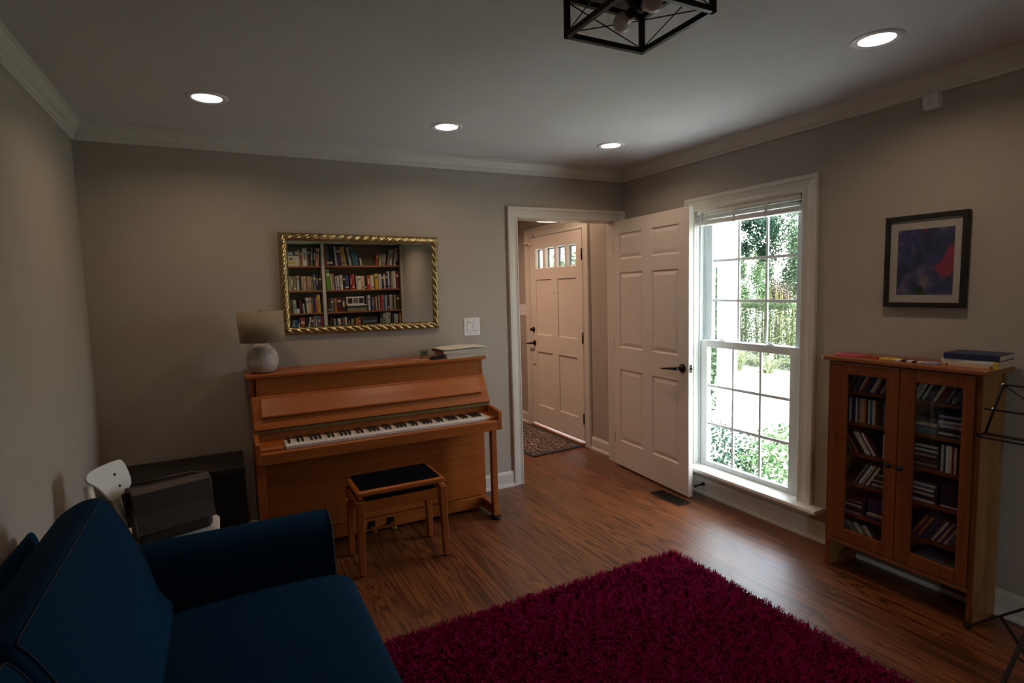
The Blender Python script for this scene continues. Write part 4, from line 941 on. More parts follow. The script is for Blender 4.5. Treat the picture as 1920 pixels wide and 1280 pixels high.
# CD cases: one mesh per colour, then copies
CD = {}
def cd_mesh(c, t=.0104):
    k = (c, t)
    if k not in CD:
        m_ = MB(); m_.box(0, .142, 0, t, 0, .0016, 1).box(0, .142, 0, t, .1234, .125, 1).box(.0, .009, 0.0002, t-.0002, .0016, .1234, 0).box(.009, .142, .0002, t-.0002, .0016, .1234, 2)
        o = m_.build('cd_case', ['cover '+c, 'case grey plastic', 'cover charcoal']); CD[k] = o.data; bpy.data.objects.remove(o)
    return CD[k]
SHN = ['bottom', 'fifth', 'fourth', 'third', 'second', 'top']
def cd_put(c, M_, label, grp, t=.0104):
    o = bpy.data.objects.new('cd_case', cd_mesh(c, t)); COL.objects.link(o); o.matrix_world = M_; tag(o, label, 'CD case', grp); return o
def cd_row(side, row, y_start, z, tilt, cols, x=2.812, t=.0104, word='', pos0=0, lab=None):
    """cases standing with spines to the doors, laid from high y to low y (left to right in view); tilt>0 tops fall to the right"""
    door = 'left' if side == 'L' else 'right'; a = math.radians(tilt); step = t/math.cos(a)
    for i, c in enumerate(cols):
        yv = y_start-step*i
        # local box spans y 0..t ; lowest corner rests on the shelf
        Rm = Matrix.Rotation(a, 4, 'X')
        low = min((Rm @ Vector((0, yy, 0))).z for yy in (0, t))
        M_ = Matrix.Translation((x+.003*math.sin(i*2.3), yv-t, z-low+.0003)) @ Rm
        how = 'leaning' if abs(tilt) > 3 else 'upright'
        lab_ = '%s %s CD case, %s from left%s, %s shelf, %s cabinet door' % (how, cname(c), ORD[i+pos0], word, SHN[row], door)
        cd_put(c, M_, lab_, 'CD cases behind the %s cabinet door' % door, t)
def cd_pile(side, row, y0, z, cols, x=2.815, word='left-hand', t=.0104, j=.004):
    door = 'left' if side == 'L' else 'right'
    for i, c in enumerate(cols):
        # flat: spine towards the doors; local z(.125) -> along -y, local y (thickness) -> z
        M_ = Matrix.Translation((x+j*math.sin(i*1.9+y0*9), y0+.75*j*math.sin(i*2.7), z+.0003+i*(t+.0004))) @ Matrix.Rotation(math.radians(90), 4, 'X')
        lab_ = 'flat %s CD case, %s from bottom, %s pile, %s shelf, %s cabinet door' % (cname(c), ORD[i], word, SHN[row], door)
        cd_put(c, M_, lab_, 'CD cases behind the %s cabinet door' % door, t)
S_ = lambda s: s.split()
cd_row('L', 5, 1.752, .950, 27, S_('charcoal grey charcoal charcoal slate charcoal white brick_red dark_brown navy navy cream beige maroon charcoal pale_grey teal charcoal'))
cd_row('L', 4, 1.722, .792, 0, S_('pale_grey charcoal navy white charcoal tan beige orange charcoal white teal cream rust dark_brown charcoal black slate black black slate white maroon'))
cd_row('L', 3, 1.718, .635, -33, S_('charcoal beige dark_brown orange charcoal black charcoal cream cream charcoal white maroon'))
cd_row('L', 3, 1.553, .635, 0, S_('white charcoal tan'), pos0=12)
cd_row('L', 2, 1.690, .478, 30, S_('slate charcoal white beige charcoal cream'))
cd_pile('L', 2, 1.600, .478, S_('teal pale_grey charcoal cream dark_brown charcoal beige'), word='right-hand')
cd_pile('L', 1, 1.772, .314, S_('lavender maroon charcoal plum beige charcoal salmon charcoal maroon'), word='left-hand', t=.0095)
cd_pile('L', 1, 1.622, .314, S_('navy slate cream'), word='right-hand')
cd_row('L', 0, 1.705, .168, -38, S_('sage pale_grey slate charcoal sage grey charcoal cream pale_grey charcoal tan cream charcoal'))
cd_row('R', 5, 1.440, .953, 27, S_('pale_grey white white charcoal white charcoal plum charcoal cream maroon dark_red maroon grey charcoal sage slate dark_green'))
cd_pile('R', 4, 1.322, .800, S_('charcoal white charcoal charcoal white lavender pale_grey charcoal lavender'), word='right-hand')
cd_pile('R', 3, 1.444, .642, S_('charcoal tan charcoal maroon charcoal tan charcoal white charcoal pale_grey'), word='left-hand')
cd_row('R', 3, 1.305, .642, 0, S_('sage dark_green white cream dark_red cream charcoal beige charcoal dark_red dark_red maroon white'))
cd_pile('R', 2, 1.448, .481, S_('white maroon charcoal pale_grey charcoal cream slate white charcoal'), word='left-hand')
cd_row('R', 1, 1.428, .311, 30, S_('charcoal orange plum orange charcoal indigo charcoal plum beige indigo tan plum beige slate lavender plum'))
def block(name, x0, x1, y0, y1, z0, z1, c, label, cat, edge=None):
    t = thing(name, label, cat, ((x0+x1)/2, (y0+y1)/2, z0))
    MB().box(x0, x1, y0, y1, z0+.0005, z1).build('case', 'cover '+c, t, bevel=.002)
    if edge: MB().box(x0-.001, x0+.002, y0+.003, y1-.003, z0+.006, z0+.012).build('edge_strip', 'cover '+edge, t)
    return t
block('dvd_box', 2.815, 2.94, 1.328, 1.446, .800, .838, 'slate', 'dark slate boxed set lying on the second shelf, right cabinet door', 'box set')
block('dvd_box', 2.812, 2.94, 1.330, 1.444, .8385, .852, 'beige', 'beige-topped case lying on the slate boxed set, right cabinet door', 'box set')
block('black_box', 2.812, 2.93, 1.185, 1.300, .481, .590, 'black', 'black square box on the fourth shelf behind the right cabinet door', 'box', 'white')
block('navy_book', 2.815, 2.90, 1.500, 1.618, .3470, .420, 'navy', 'dark navy box on a flat pile, fifth shelf, left cabinet door', 'box')
block('storage_box', 2.815, 2.95, 1.230, 1.400, .168, .225, 'slate', 'blue-grey box lying in the bottom behind the right cabinet door', 'box')

# things on top of the cabinet
TZ = 1.123
def foam(name, pts, hole, c, label, cat='foam shape', h=.008):
    outer = smooth_closed(pts, 4); cx = sum(p[0] for p in pts)/len(pts); cy = sum(p[1] for p in pts)/len(pts)
    inner = [(cx+(a-cx)*hole, cy+(b-cy)*hole) for a, b in outer]
    m_ = MB().ring([[(a, b, TZ+.0003) for a, b in outer], [(a, b, TZ+h) for a, b in outer], [(a, b, TZ+h) for a, b in inner], [(a, b, TZ+.0003) for a, b in inner]], 0, False, False, True)
    return tag(m_.build(name, 'cover '+c, bevel=.0015), label, cat, 'flat foam shapes on the cabinet top')
foam('foam_shape', [(2.800, 1.80), (2.83, 1.815), (2.87, 1.80), (2.875, 1.74), (2.86, 1.69), (2.825, 1.675), (2.795, 1.70), (2.790, 1.76)], .62, 'pink', 'large pinkish red foam ring at the left end of cabinet top')
foam('foam_shape', [(2.795, 1.662), (2.84, 1.668), (2.852, 1.64), (2.835, 1.615), (2.85, 1.59), (2.80, 1.588), (2.812, 1.625)], .45, 'red', 'small red-orange foam shape between pink ring and yellow shape')
foam('foam_shape', [(2.795, 1.575), (2.845, 1.580), (2.862, 1.545), (2.85, 1.500), (2.80, 1.497), (2.784, 1.535)], .40, 'yellow', 'yellow foam shape with a hole on the cabinet top')
fs = thing('domino_strip', 'black and white striped flat strip on the cabinet top', 'foam shape', (2.81, 1.445, TZ), 0, 'flat foam shapes on the cabinet top')
MB().box(2.795, 2.832, 1.388, 1.504, TZ+.0003, TZ+.007).build('black_strip', 'cover black', fs, bevel=.002)
for y in (1.488, 1.440, 1.396): MB().box(2.788, 2.815, y-.011, y+.011, TZ+.0003, TZ+.0085).build('white_tab', 'cover white', fs, bevel=.002)
foam('foam_shape', [(2.790, 1.382), (2.825, 1.386), (2.838, 1.355), (2.828, 1.330), (2.79, 1.328), (2.778, 1.355)], .42, 'lavender', 'purple foam shape with a hole beside the cabinet-top books')
def flat_book(name, x0, x1, y0, y1, z0, h, c, label, yaw=0, spine=None, marks=None):
    t = thing(name, label, 'book', ((x0+x1)/2, (y0+y1)/2, z0), math.radians(yaw), 'books lying on the CD cabinet')
    hx, hy = (x1-x0)/2, (y1-y0)/2
    MB().box(-hx+.003, hx-.003, -hy+.003, hy-.003, .002, h-.002).build('pages', 'paper block', t, local=True)
    MB().box(-hx, hx, -hy, hy, h-.003, h-.0003).box(-hx, hx, -hy, hy, .0002, .003).box(-hx, -hx+.004, -hy, hy, .003, h-.003).build('cover', 'cover '+c, t, bevel=.0012, local=True)
    if spine: MB().box(-hx-.0008, -hx+.006, -hy-.0008, -hy+.014, .0004, h-.0004).build('spine_band', 'cover '+spine, t, local=True)
    for y in marks or (): MB().lathe([(0, -.0012), (.005, -.001), (.0052, .001)], (-hx, y, h/2), 14, axis='x').build('spine_emblem', 'cover dark_red', t, local=True)
flat_book('book', 2.806, 2.972, 1.118, 1.318, TZ, .017, 'peach', 'cream book with two red spine emblems at the bottom of cabinet-top pile', 3, 'yellow', (.080, -.078))
flat_book('book', 2.808, 2.974, 1.118, 1.320, TZ+.0172, .015, 'white', 'white and tan book in the middle of the cabinet-top pile', 2, 'yellow')
flat_book('book', 2.806, 2.966, 1.116, 1.312, TZ+.0324, .026, 'navy', 'thick dark navy hardback on top of the cabinet-top pile', 4)

# ---------------------------------------------------------------- music stand
ms = thing('music_stand', 'black folding wire music stand at the right edge beside the cabinet', 'music stand', (2.60, .87, 0))
pX, pY = 2.60, .87
MB().tube([(pX, pY, .04), (pX, pY, .62)], .0085, 12).tube([(pX, pY, .55), (pX, pY, .93)], .006, 12).build('pole', 'black iron', ms)
MB().tube([(pX, pY, .27), (pX, pY, .33)], .014, 12).tube([(pX, pY, .03), (pX, pY, .06)], .013, 12).tube([(pX, pY, .60), (pX, pY, .64)], .013, 12).build('hub', 'black iron', ms)
for k in range(3):
    a0 = math.atan2(1.155-pY, 2.765-pX)+k*2*PI/3; R_ = .329; ft = (pX+R_*math.cos(a0), pY+R_*math.sin(a0), .010)
    lg = MB().bar((pX, pY, .30), ft, .014, .006).build('leg', 'black iron', ms)
    MB().tube([(ft[0]-.012*math.cos(a0), ft[1]-.012*math.sin(a0), .014), (ft[0]+.012*math.cos(a0), ft[1]+.012*math.sin(a0), .0095)], .0095, 10).build('rubber_foot', 'black iron', lg)
    MB().bar((pX+R_*.5*math.cos(a0), pY+R_*.5*math.sin(a0), .155), (pX, pY, .045), .010, .004).build('brace', 'black iron', ms)
dk = MB()
def dp(y, z): return (2.615+(z-.90)*.22-.02, y, z)
yl, yr_ = 1.060, .68
for z, ins in ((1.093, .034), (.995, -.012), (.902, .002)):
    dk.tube([dp(yl-ins, z), dp(yr_+ins, z)], .0042, 8)
dk.tube([dp(yl-.034, 1.093), dp(yl-.002, .902)], .0048, 8).tube([dp(yr_+.034, 1.093), dp(yr_+.002, .902)], .0048, 8)
dk.tube([dp(pY, 1.093), dp(pY, .902)], .0045, 8).tube([dp(yl-.034, 1.093), dp(pY, .995)], .003, 8)
dk.build('desk_frame', 'black iron', ms)
ldg = MB()
b1, b2 = dp(yl+.003, .902), dp(yr_-.003, .902)
ldg.tube([b1, (b1[0]-.045, b1[1], b1[2]-.004), (b1[0]-.05, b1[1], b1[2]+.010)], .004, 8).tube([b1, b2], .0055, 8).tube([(b1[0]-.045, b1[1], b1[2]-.006), (b2[0]-.045, b2[1], b2[2]-.006)], .004, 8)
ldg.build('ledge', 'black iron', ms)
MB().lathe([(0, -.003), (.006, -.002), (.006, .004)], dp(yl-.034, 1.093), 10, axis='x').lathe([(0, -.003), (.006, -.002), (.006, .004)], dp(yl-.014, .997), 10, axis='x').build('rivet', 'brushed steel', ms)

# ---------------------------------------------------------------- bookcase behind the photographer (seen in the mirror) and its books
YB = -2.663
bc = thing('bookcase', 'built-in white bookcase with brown shelves reflected in the mirror', 'bookcase', (1.78, -2.8, 0))
w_ = MB().box(.56, .60, YF, YB+.012, 0, 2.40).box(1.574, 1.622, YF, YB+.012, 0, 2.40).box(2.958, 3.004, YF, YB+.012, 0, 2.40)
w_.build('upright', 'white trim paint', bc, bevel=.002)
MB().box(.56, 3.004, YF+.02, YB+.012, 2.378, 2.44).build('top_rail', 'white trim paint', bc, bevel=.002)
MB().box(.56, 3.004, YF+.001, YF+.012, 0, 2.40).build('back_panel', 'bookcase back', bc)
MB().box(.60, .612, YF+.012, YB-.004, .80, 2.378).box(1.562, 1.574, YF+.012, YB-.004, .80, 2.378).box(1.622, 1.634, YF+.012, YB-.004, .80, 2.378).box(2.946, 2.958, YF+.012, YB-.004, .80, 2.378).build('lining', 'shelf back', bc)
for z in (2.0, 1.584, 1.20, .80):
    for x0, x1 in ((.612, 1.562), (1.634, 2.946)): MB().box(x0, x1, YF+.012, YB, z-.028, z).build('shelf', 'shelf wood', bc, bevel=.001)
MB().box(.60, 2.958, YB-.02, YB+.010, .08, .77).build('base_front', 'white trim paint', bc, bevel=.003)
BOOKS = {
    ('A', 1): "1.041 1.131 0.236 pale_grey 0|1.156 1.218 0.25 white 0|1.218 1.234 0.277 beige 0|1.236 1.273 0.274 rust 0|1.273 1.344 0.297 white 0|1.346 1.359 0.305 tan 0|1.36 1.397 0.31 dark_brown 0|1.399 1.436 0.306 slate 3|1.439 1.478 0.306 charcoal 4|1.488 1.548 0.307 salmon 5",
    ('B', 1): "1.635 1.662 0.347 brick_red -2|1.664 1.698 0.355 teal -2|1.7 1.77 0.352 black 0|1.777 1.797 0.349 navy -3|1.799 1.828 0.345 pale_blue -4|1.834 1.869 0.342 plum -5|1.87 1.903 0.338 charcoal -6|1.916 1.957 0.335 beige -7|1.959 2 0.335 yellow -7|2.002 2.031 0.327 navy -8|2.053 2.093 0.324 pale_grey -9|2.099 2.119 0.299 navy -10|2.126 2.158 0.3 teal -11|2.16 2.19 0.276 teal -12|2.194 2.226 0.252 blue -13|2.246 2.275 0.14 cream -8|2.509 2.548 0.213 brick_red 8|2.569 2.606 0.201 lime 8|2.615 2.65 0.21 lavender 8|2.652 2.688 0.21 pale_grey 8|2.698 2.722 0.247 dark_brown 9|2.723 2.742 0.251 cream 9|2.761 2.806 0.289 white 9|2.846 2.888 0.322 cream 9|2.91 2.944 0.306 navy 5",
    ('A', 2): "1.02 1.06 0.25 sage 0|1.061 1.103 0.249 olive 0|1.104 1.154 0.249 olive 0|1.161 1.199 0.258 pale_grey 0|1.201 1.221 0.251 charcoal 0|1.228 1.271 0.247 tan 0|1.272 1.306 0.246 beige 0|1.308 1.326 0.246 rust 0|1.327 1.388 0.246 tan 0|1.389 1.418 0.245 olive 0|1.427 1.47 0.276 slate 0|1.473 1.511 0.275 navy 0|1.518 1.556 0.255 dark_brown 0",
    ('B', 2): "1.638 1.701 0.357 green -2|1.719 1.747 0.284 beige -3|1.749 1.784 0.282 tan -3|1.798 1.827 0.243 lavender -2|1.831 1.865 0.247 pale_grey -2|1.879 1.921 0.258 cream -1|1.926 1.962 0.25 black 0|1.965 2.026 0.249 indigo 0|2.046 2.082 0.264 dark_red 0|2.083 2.122 0.28 red 0|2.109 2.139 0.258 black 0|2.143 2.17 0.25 pale_grey -2|2.175 2.226 0.241 cream 0|2.228 2.247 0.241 beige 0|2.249 2.3 0.24 pink_beige -1|2.305 2.339 0.256 black -1|2.345 2.4 0.247 red -1|2.402 2.428 0.246 pale_grey -1|2.431 2.472 0.246 cream -2|2.493 2.553 0.278 yellow -2|2.555 2.583 0.269 pale_grey -1|2.585 2.605 0.265 white 0|2.606 2.643 0.268 navy 0|2.648 2.682 0.268 cream -1|2.683 2.719 0.28 navy 0|2.72 2.753 0.313 pale_blue 0|2.756 2.78 0.308 plum 0|2.781 2.802 0.304 tan 0|2.805 2.836 0.316 pale_grey 0|2.837 2.868 0.32 white 0|2.877 2.926 0.315 dark_red 0",
    ('A', 3): "1.014 1.044 0.217 brick_red 0|1.047 1.073 0.224 dark_green 0|1.076 1.13 0.23 sage 0|1.132 1.177 0.081 white 0|1.178 1.205 0.235 maroon 0|1.206 1.233 0.203 dark_brown -3|1.238 1.265 0.163 pale_grey -3|1.268 1.292 0.232 charcoal 0|1.296 1.332 0.262 cream -2|1.333 1.375 0.265 peach -1|1.377 1.396 0.268 olive 0|1.398 1.428 0.271 plum 0|1.429 1.446 0.266 purple 0|1.447 1.479 0.258 orange 0|1.482 1.527 0.307 yellow -1|1.538 1.564 0.16 dark_green 0",
    ('B', 3): "1.648 1.694 0.251 dark_brown 0|1.697 1.746 0.246 slate 0|1.76 1.8 0.244 orange 0|1.807 1.877 0.254 maroon 0|1.879 1.952 0.248 dark_brown 0|2.347 2.386 0.279 pale_blue 0|2.388 2.414 0.261 navy 0|2.418 2.452 0.236 slate 0|2.454 2.477 0.243 dark_red 0|2.482 2.509 0.25 sage -1|2.51 2.535 0.258 dark_brown 0|2.539 2.56 0.265 cream -1|2.577 2.605 0.272 crimson 0|2.607 2.624 0.276 salmon 0|2.627 2.657 0.275 blue 0|2.661 2.688 0.274 pale_grey 0|2.693 2.733 0.273 plum 0|2.737 2.76 0.276 pale_grey 0|2.764 2.788 0.279 sage 0|2.789 2.808 0.279 dark_green 0|2.82 2.852 0.274 tan 0|2.869 2.92 0.272 dark_brown 0",
    ('A', 4): "1.032 1.069 0.291 slate 8|1.073 1.105 0.289 blue 8|1.112 1.145 0.311 charcoal 8|1.164 1.237 0.323 brick_red 4|1.242 1.274 0.312 charcoal 6|1.282 1.309 0.334 pale_grey 9|1.315 1.353 0.356 maroon 9|1.358 1.385 0.354 lavender 9|1.394 1.431 0.352 slate 8|1.439 1.48 0.35 slate 7|1.493 1.519 0.344 crimson 7|1.531 1.56 0.33 rust 5",
    ('B', 4): "1.643 1.672 0.261 dark_green 0|1.683 1.714 0.323 maroon -2|1.723 1.746 0.297 charcoal -3|1.751 1.78 0.288 pale_grey -4|1.784 1.815 0.286 dark_green -4|1.821 1.862 0.284 white -4|1.863 1.887 0.291 dark_red -4|1.89 1.931 0.297 slate -4|1.936 1.978 0.303 beige -4|1.988 2.021 0.309 navy -3|2.032 2.071 0.266 sage 0|2.074 2.104 0.272 charcoal 0|2.108 2.153 0.279 orange 0|2.156 2.201 0.293 rust 0|2.533 2.569 0.35 dark_green 4|2.579 2.626 0.356 sage 5|2.643 2.68 0.362 pale_grey 3|2.685 2.729 0.352 sage 3|2.765 2.792 0.315 charcoal 0|2.803 2.837 0.326 pale_blue 2|2.844 2.869 0.32 sage 2|2.9 2.928 0.334 orange 2",
}
BK = {}
ROWN = {1: 'top', 2: 'second', 3: 'third', 4: 'lowest'}
def book_mesh(c, w, h, d):
    m_ = MB()
    m_.box(0, w, -.004, 0, 0, h, 0).box(0, .0022, -d, -.004, 0, h, 0).box(w-.0022, w, -d, -.004, 0, h, 0).box(.0022, w-.0022, -d+.004, -.004, .003, h-.003, 1)
    if w > .03 and h > .2:
        hash_ = (int(w*1e4)+int(h*1e4)) % 3
        bc_ = 'cream' if sum(PAL[c]) < .7 else 'slate'
        mats_.append('cover '+bc_)
        if hash_ == 0: m_.box(.004, w-.004, .0, .0006, h*.68, h*.80, 2)
        elif hash_ == 1: m_.box(.0, w, .0, .0005, h*.10, h*.2, 2)
        else: m_.box(w*.3, w*.7, .0, .0006, h*.35, h*.75, 2)
    return m_
for (bay, row), txt in BOOKS.items():
    lo_x, hi_x = (.614, 1.560) if bay == 'A' else (1.636, 2.944)
    pb_, pt_, ph_ = lo_x, lo_x, 1.           # right side of the previous book at its foot and at its top
    for k, e in enumerate(txt.split('|')):
        x0, x1, h, c, lean = e.split(); x0, x1, h, lean = float(x0), float(x1), float(h), math.radians(float(lean))
        zb = {1: 2.0, 2: 1.584, 3: 1.20, 4: .80}[row]; w = max(.012, (x1-x0-.001)*.96); h = h-.004
        if abs(lean) > .05: w = max(.012, w*math.cos(lean))
        tn_ = math.tan(lean); zc_ = min(h, ph_)*.97
        need = max(pb_, pb_+(pt_-pb_)*zc_/ph_-tn_*zc_)+.0006
        x0 = max(x0, need)
        if lean > 0: x0 = min(x0, hi_x-w/math.cos(lean)-h*math.sin(lean))
        else: x0 = min(x0, hi_x-w)
        if lean < 0: x0 = max(x0, lo_x+h*math.sin(-lean))
        pb_, pt_, ph_ = x0+w/math.cos(lean), x0+w/math.cos(lean)+tn_*h, h
        mats_ = ['cover '+c, 'paper block']; d = .15+.03*((k*37 % 10)/10)
        mb_ = book_mesh(c, w, h, d)
        o = mb_.build('book', mats_)
        Rm = Matrix.Rotation(lean, 4, 'Y')
        low = min((Rm @ Vector((xx, 0, 0))).z for xx in (0, w))
        o.matrix_world = Matrix.Translation((x0, YB-.012-.012*((k*13) % 4)/3, zb-low+.0003)) @ Rm
        tag(o, '%s book, %s from left, %s shelf, %s bay of the mirrored bookcase' % (cname(c), ORD[k], ROWN[row], 'left' if bay == 'A' else 'wide'), 'book', 'books on the mirrored bookcase')
t = thing('postcard', 'cream landscape card propped on the top left shelf of the mirrored bookcase', 'card', (1.095, YB-.005, 2.0))
MB().box(1.024, 1.160, YB-.006, YB-.002, 2.0003, 2.168).build('card', 'cover cream', t); MB().box(1.03, 1.154, YB-.002, YB-.0015, 2.03, 2.07).build('printed_band', 'cover yellow', t); MB().box(1.06, 1.12, YB-.002, YB-.0014, 2.10, 2.135).build('printed_hill', 'cover slate', t)
pf_ = thing('photo_frame', 'white triple photo frame standing on books in the mirrored bookcase', 'photo frame', (2.12, YB-.03, 1.316))
MB().box(1.965, 2.275, YB-.035, YB-.015, 1.3165, 1.454).build('frame', 'plate white', pf_, bevel=.003)
for i in range(3): MB().box(1.985+i*.098, 2.068+i*.098, YB-.0152, YB-.0140, 1.335, 1.432).build('photograph', 'cover charcoal' if i != 1 else 'cover slate', pf_)
def lying(name, x0, x1, z0, z1, c, lab):
    t = thing(name, lab, 'book', ((x0+x1)/2, YB-.08, z0), 0, 'books on the mirrored bookcase')
    MB().box(x0, x1, YB-.17, YB-.008, z0+.0002, z0+.003).box(x0, x1, YB-.17, YB-.008, z1-.003, z1).box(x0, x1, YB-.011, YB-.006, z0+.003, z1-.003).build('cover', 'cover '+c, t)
    MB().box(x0+.003, x1-.003, YB-.168, YB-.011, z0+.003, z1-.003).build('pages', 'paper block', t)
lying('book', 1.972, 2.316, 1.2000, 1.256, 'olive', 'olive book lying lowest under the photo frame in the mirror')
lying('book', 1.972, 2.318, 1.2562, 1.294, 'dark_green', 'dark green book lying under the white one below the photo frame')
lying('book', 1.970, 2.317, 1.2942, 1.316, 'white', 'white book lying directly under the triple photo frame in mirror')
block_o = thing('stereo_box', 'dark box lying on the lowest shelf of the mirrored bookcase', 'box', (2.36, YB-.1, .80))
MB().box(2.215, 2.50, YB-.2, YB-.012, .8003, 1.085).build('case', 'cover charcoal', block_o, bevel=.004)
MB().box(2.235, 2.48, YB-.0125, YB-.0105, .985, 1.03).build('face_strip', 'cover slate', block_o)

# ---------------------------------------------------------------- ceiling lights
emit('lens glow', (1., .93, .84), 6.)
ENT = (1., .62, .42)
def downlight(x, y, label, power, colr=None):
    t = thing('ceiling_light', label, 'recessed light', (x, y, ZC), 0, 'recessed ceiling lights')
    MB().lathe([(.064, -.0035), (.070, -.0075), (.084, -.006), (.092, -.001), (.092, 0), (.064, 0)], (x, y, ZC), 40).build('trim_ring', 'plate white', t)
    MB().lathe([(0, -.0040), (.064, -.0036), (.065, -.001), (0, -.001)], (x, y, ZC), 40).build('lens', 'lens glow', t)
    l = bpy.data.lights.new('recessed_lamp', 'AREA'); l.shape = 'DISK'; l.size = .12; l.energy = power; l.color = colr or LAMP; l.spread = math.radians(150)
    o = bpy.data.objects.new('recessed_lamp', l); COL.objects.link(o); o.location = (0, 0, -.012); o.parent = t
LAMP = (1., .70, .48); PW = 2.7
downlight(.005, 3.075, 'recessed ceiling light nearest the left wall above the lamp', PW)
downlight(1.212, 3.098, 'recessed ceiling light above the right half of the piano', PW)
downlight(2.372, 3.095, 'recessed ceiling light nearest the doorway corner', PW)
downlight(2.348, 1.371, 'large recessed ceiling light above the CD cabinet side', PW)
downlight(2.36, -1.95, 'invented ceiling light behind the camera brightening the bookcase corner', PW*1.9)  # added fill lamp, out of view, for the wall and books in the mirror
downlight(1.20, -1.95, 'invented ceiling light behind the camera brightening the middle of the bookcase', PW*1.3)  # another added lamp out of view, brightening the mirrored books
downlight(1.95, 5.10, 'invented unseen ceiling light brightening the entry hall past the doorway', PW*6.8, ENT)  # made-up lamp hidden in the hall to brighten the front door

fx = thing('cage_light', 'black square cage ceiling light with bare globe bulbs', 'ceiling light', (1.212, 1.442, ZC))
fx0, fx1, fy0, fy1, fz = 1.057, 1.367, 1.282, 1.602, 2.316
f_ = MB(); b = .017
for z in (fz+b/2, ZC-b/2):
    for y in (fy0, fy1): f_.box(fx0-b/2, fx1+b/2, y-b/2, y+b/2, z-b/2, z+b/2)
    for x in (fx0, fx1): f_.box(x-b/2, x+b/2, fy0, fy1, z-b/2, z+b/2)
for x in (fx0, fx1):
    for y in (fy0, fy1): f_.box(x-b/2, x+b/2, y-b/2, y+b/2, fz, ZC)
f_.build('cage', 'black iron', fx, bevel=.0015)
for (ax, ay, bx_, by) in ((fx0, fy0, fx1, fy0), (fx0, fy1, fx1, fy1), (fx0, fy0, fx0, fy1), (fx1, fy0, fx1, fy1)):
    MB().tube([(ax, ay, fz+b), (bx_, by, ZC-b)], .0021, 6).tube([(ax, ay, ZC-b), (bx_, by, fz+b)], .0021, 6).build('cross_wires', 'black iron', fx)
MB().box(1.10, 1.325, 1.33, 1.555, ZC-.024, ZC).build('canopy', 'black iron', fx, bevel=.002)
MB().lathe([(.055, ZC-.024), (.05, ZC-.04), (.032, ZC-.055), (.020, ZC-.075), (0, ZC-.078)], (1.212, 1.442, 0), 24).build('socket_hub', 'black iron', fx)
m, nt, out = new_mat('opal bulb'); p = principled(nt, out, .18, 0, .5); p.inputs['Base Color'].default_value = (.62, .58, .56, 1); p.inputs['Transmission Weight'].default_value = .0
for ang in (90, 270):
    a = math.radians(ang); dx_, dy_ = math.cos(a), math.sin(a); zc = 2.362
    s_ = MB().tube([(1.212+.018*dx_, 1.442+.018*dy_, zc+.006), (1.212+.050*dx_, 1.442+.034*dy_, zc+.002)], .016, 14).build('socket', 'black iron', fx)
    # globe bulb: neck then a sphere, turned to the socket direction
    nb = []
    for k, (rr, t_) in enumerate([(.013, .030), (.014, .038), (.017, .044)]+[(.031*math.sin(PI*(.18+.82*i/12)), .071-.031*math.cos(PI*(.18+.82*i/12))) for i in range(13)]):
        c_ = (1.212+t_*dx_, 1.442+t_*dy_, zc-.14*(t_-.03)); nb.append([(c_[0]-dy_*rr*math.cos(q), c_[1]+dx_*rr*math.cos(q), c_[2]+rr*math.sin(q)) for q in [2*PI*i/24 for i in range(24)]])
    MB().ring(nb).build('globe_bulb', 'opal bulb', s_)

el = thing('entry_ceiling_light', 'lit drum ceiling light of the entry, just under the door head', 'ceiling light', (2.655, 4.30, ZC))
emit('drum glow', (1., .66, .45), 5.)
MB().tube([(2.655, 4.30, ZC), (2.655, 4.30, 2.30)], .010, 12).lathe([(.06, ZC-.02), (.065, ZC-.008), (.065, ZC)], (2.655, 4.30, 0), 24).build('stem', 'brushed steel', el)
MB().lathe([(.150, 2.105), (.152, 2.115), (.152, 2.285), (.150, 2.295)], (2.655, 4.30, 0), 40).build('drum_shade', 'drum glow', el)
MB().lathe([(0, 2.098), (.10, 2.099), (.150, 2.105)], (2.655, 4.30, 0), 40, caps=False).build('diffuser', 'drum glow', el)
MB().tube([(2.655+.152*math.cos(2*PI*i/40), 4.30+.152*math.sin(2*PI*i/40), 2.105) for i in range(40)], .004, 8, closed=True).tube([(2.655+.152*math.cos(2*PI*i/40), 4.30+.152*math.sin(2*PI*i/40), 2.292) for i in range(40)], .004, 8, closed=True).build('rim', 'brushed steel', el)

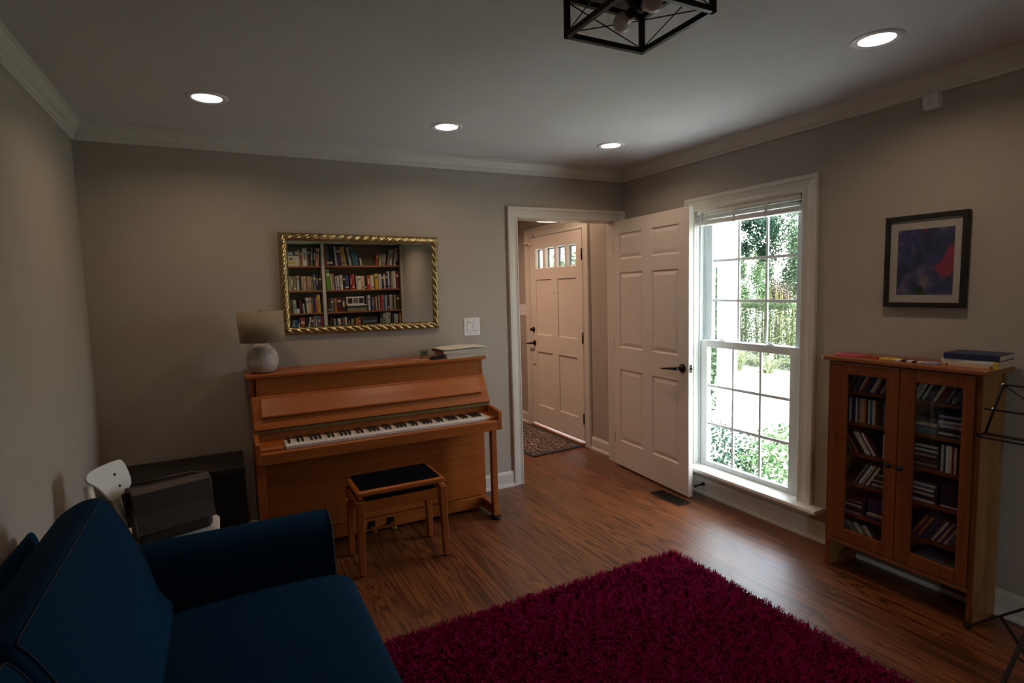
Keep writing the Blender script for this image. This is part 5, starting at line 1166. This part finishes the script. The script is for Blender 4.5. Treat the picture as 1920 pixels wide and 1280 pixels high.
SKY, SUN = 3.0, 56.0
# ---------------------------------------------------------------- daylight
wd = bpy.data.worlds.new('sky'); scn.world = wd; wd.use_nodes = True
nt = wd.node_tree
for n_ in list(nt.nodes): nt.nodes.remove(n_)
ow = nt.nodes.new('ShaderNodeOutputWorld'); bgn = nt.nodes.new('ShaderNodeBackground'); sk = nt.nodes.new('ShaderNodeTexSky')
sk.sky_type = 'NISHITA'; sk.sun_disc = False; sk.sun_elevation = math.radians(62); sk.sun_rotation = math.radians(195); sk.air_density = 1.; sk.dust_density = 2.5; sk.ozone_density = 1.
hs = nt.nodes.new('ShaderNodeHueSaturation'); hs.inputs['Saturation'].default_value = .38; nt.links.new(sk.outputs[0], hs.inputs['Color']); nt.links.new(hs.outputs[0], bgn.inputs[0]); bgn.inputs[1].default_value = SKY
nt.links.new(bgn.outputs[0], ow.inputs[0])
sl_ = bpy.data.lights.new('sun', 'SUN'); sl_.energy = SUN; sl_.angle = math.radians(.6); sl_.color = (.88, .97, 1.06)
so_ = bpy.data.objects.new('sun', sl_); COL.objects.link(so_)
so_.rotation_euler = Vector((-.04, -.48, .875)).to_track_quat('Z', 'Y').to_euler()
for nm_, lc_, ry_, sy_ in (('window_portal', (3.165, 2.55, 1.1), 1, .8), ('window_portal', (XL-.155, -2.285, 1.46), -1, .66)):
    pl = bpy.data.lights.new(nm_, 'AREA'); pl.shape = 'RECTANGLE'; pl.size = sy_; pl.size_y = 1.85 if ry_ > 0 else 1.1; pl.cycles.is_portal = True
    po = bpy.data.objects.new(nm_, pl); COL.objects.link(po); po.location = lc_; po.rotation_euler = Vector((ry_, 0, 0)).to_track_quat('Z', 'Y').to_euler()

for o in bpy.data.objects:
    if '_o' in o: del o['_o']
try:
    scn.cycles.use_denoising = True; scn.cycles.max_bounces = 10; scn.cycles.diffuse_bounces = 6; scn.cycles.transparent_max_bounces = 12; scn.cycles.sample_clamp_indirect = 80.
    scn.cycles.caustics_reflective = False; scn.cycles.caustics_refractive = False
except Exception: pass
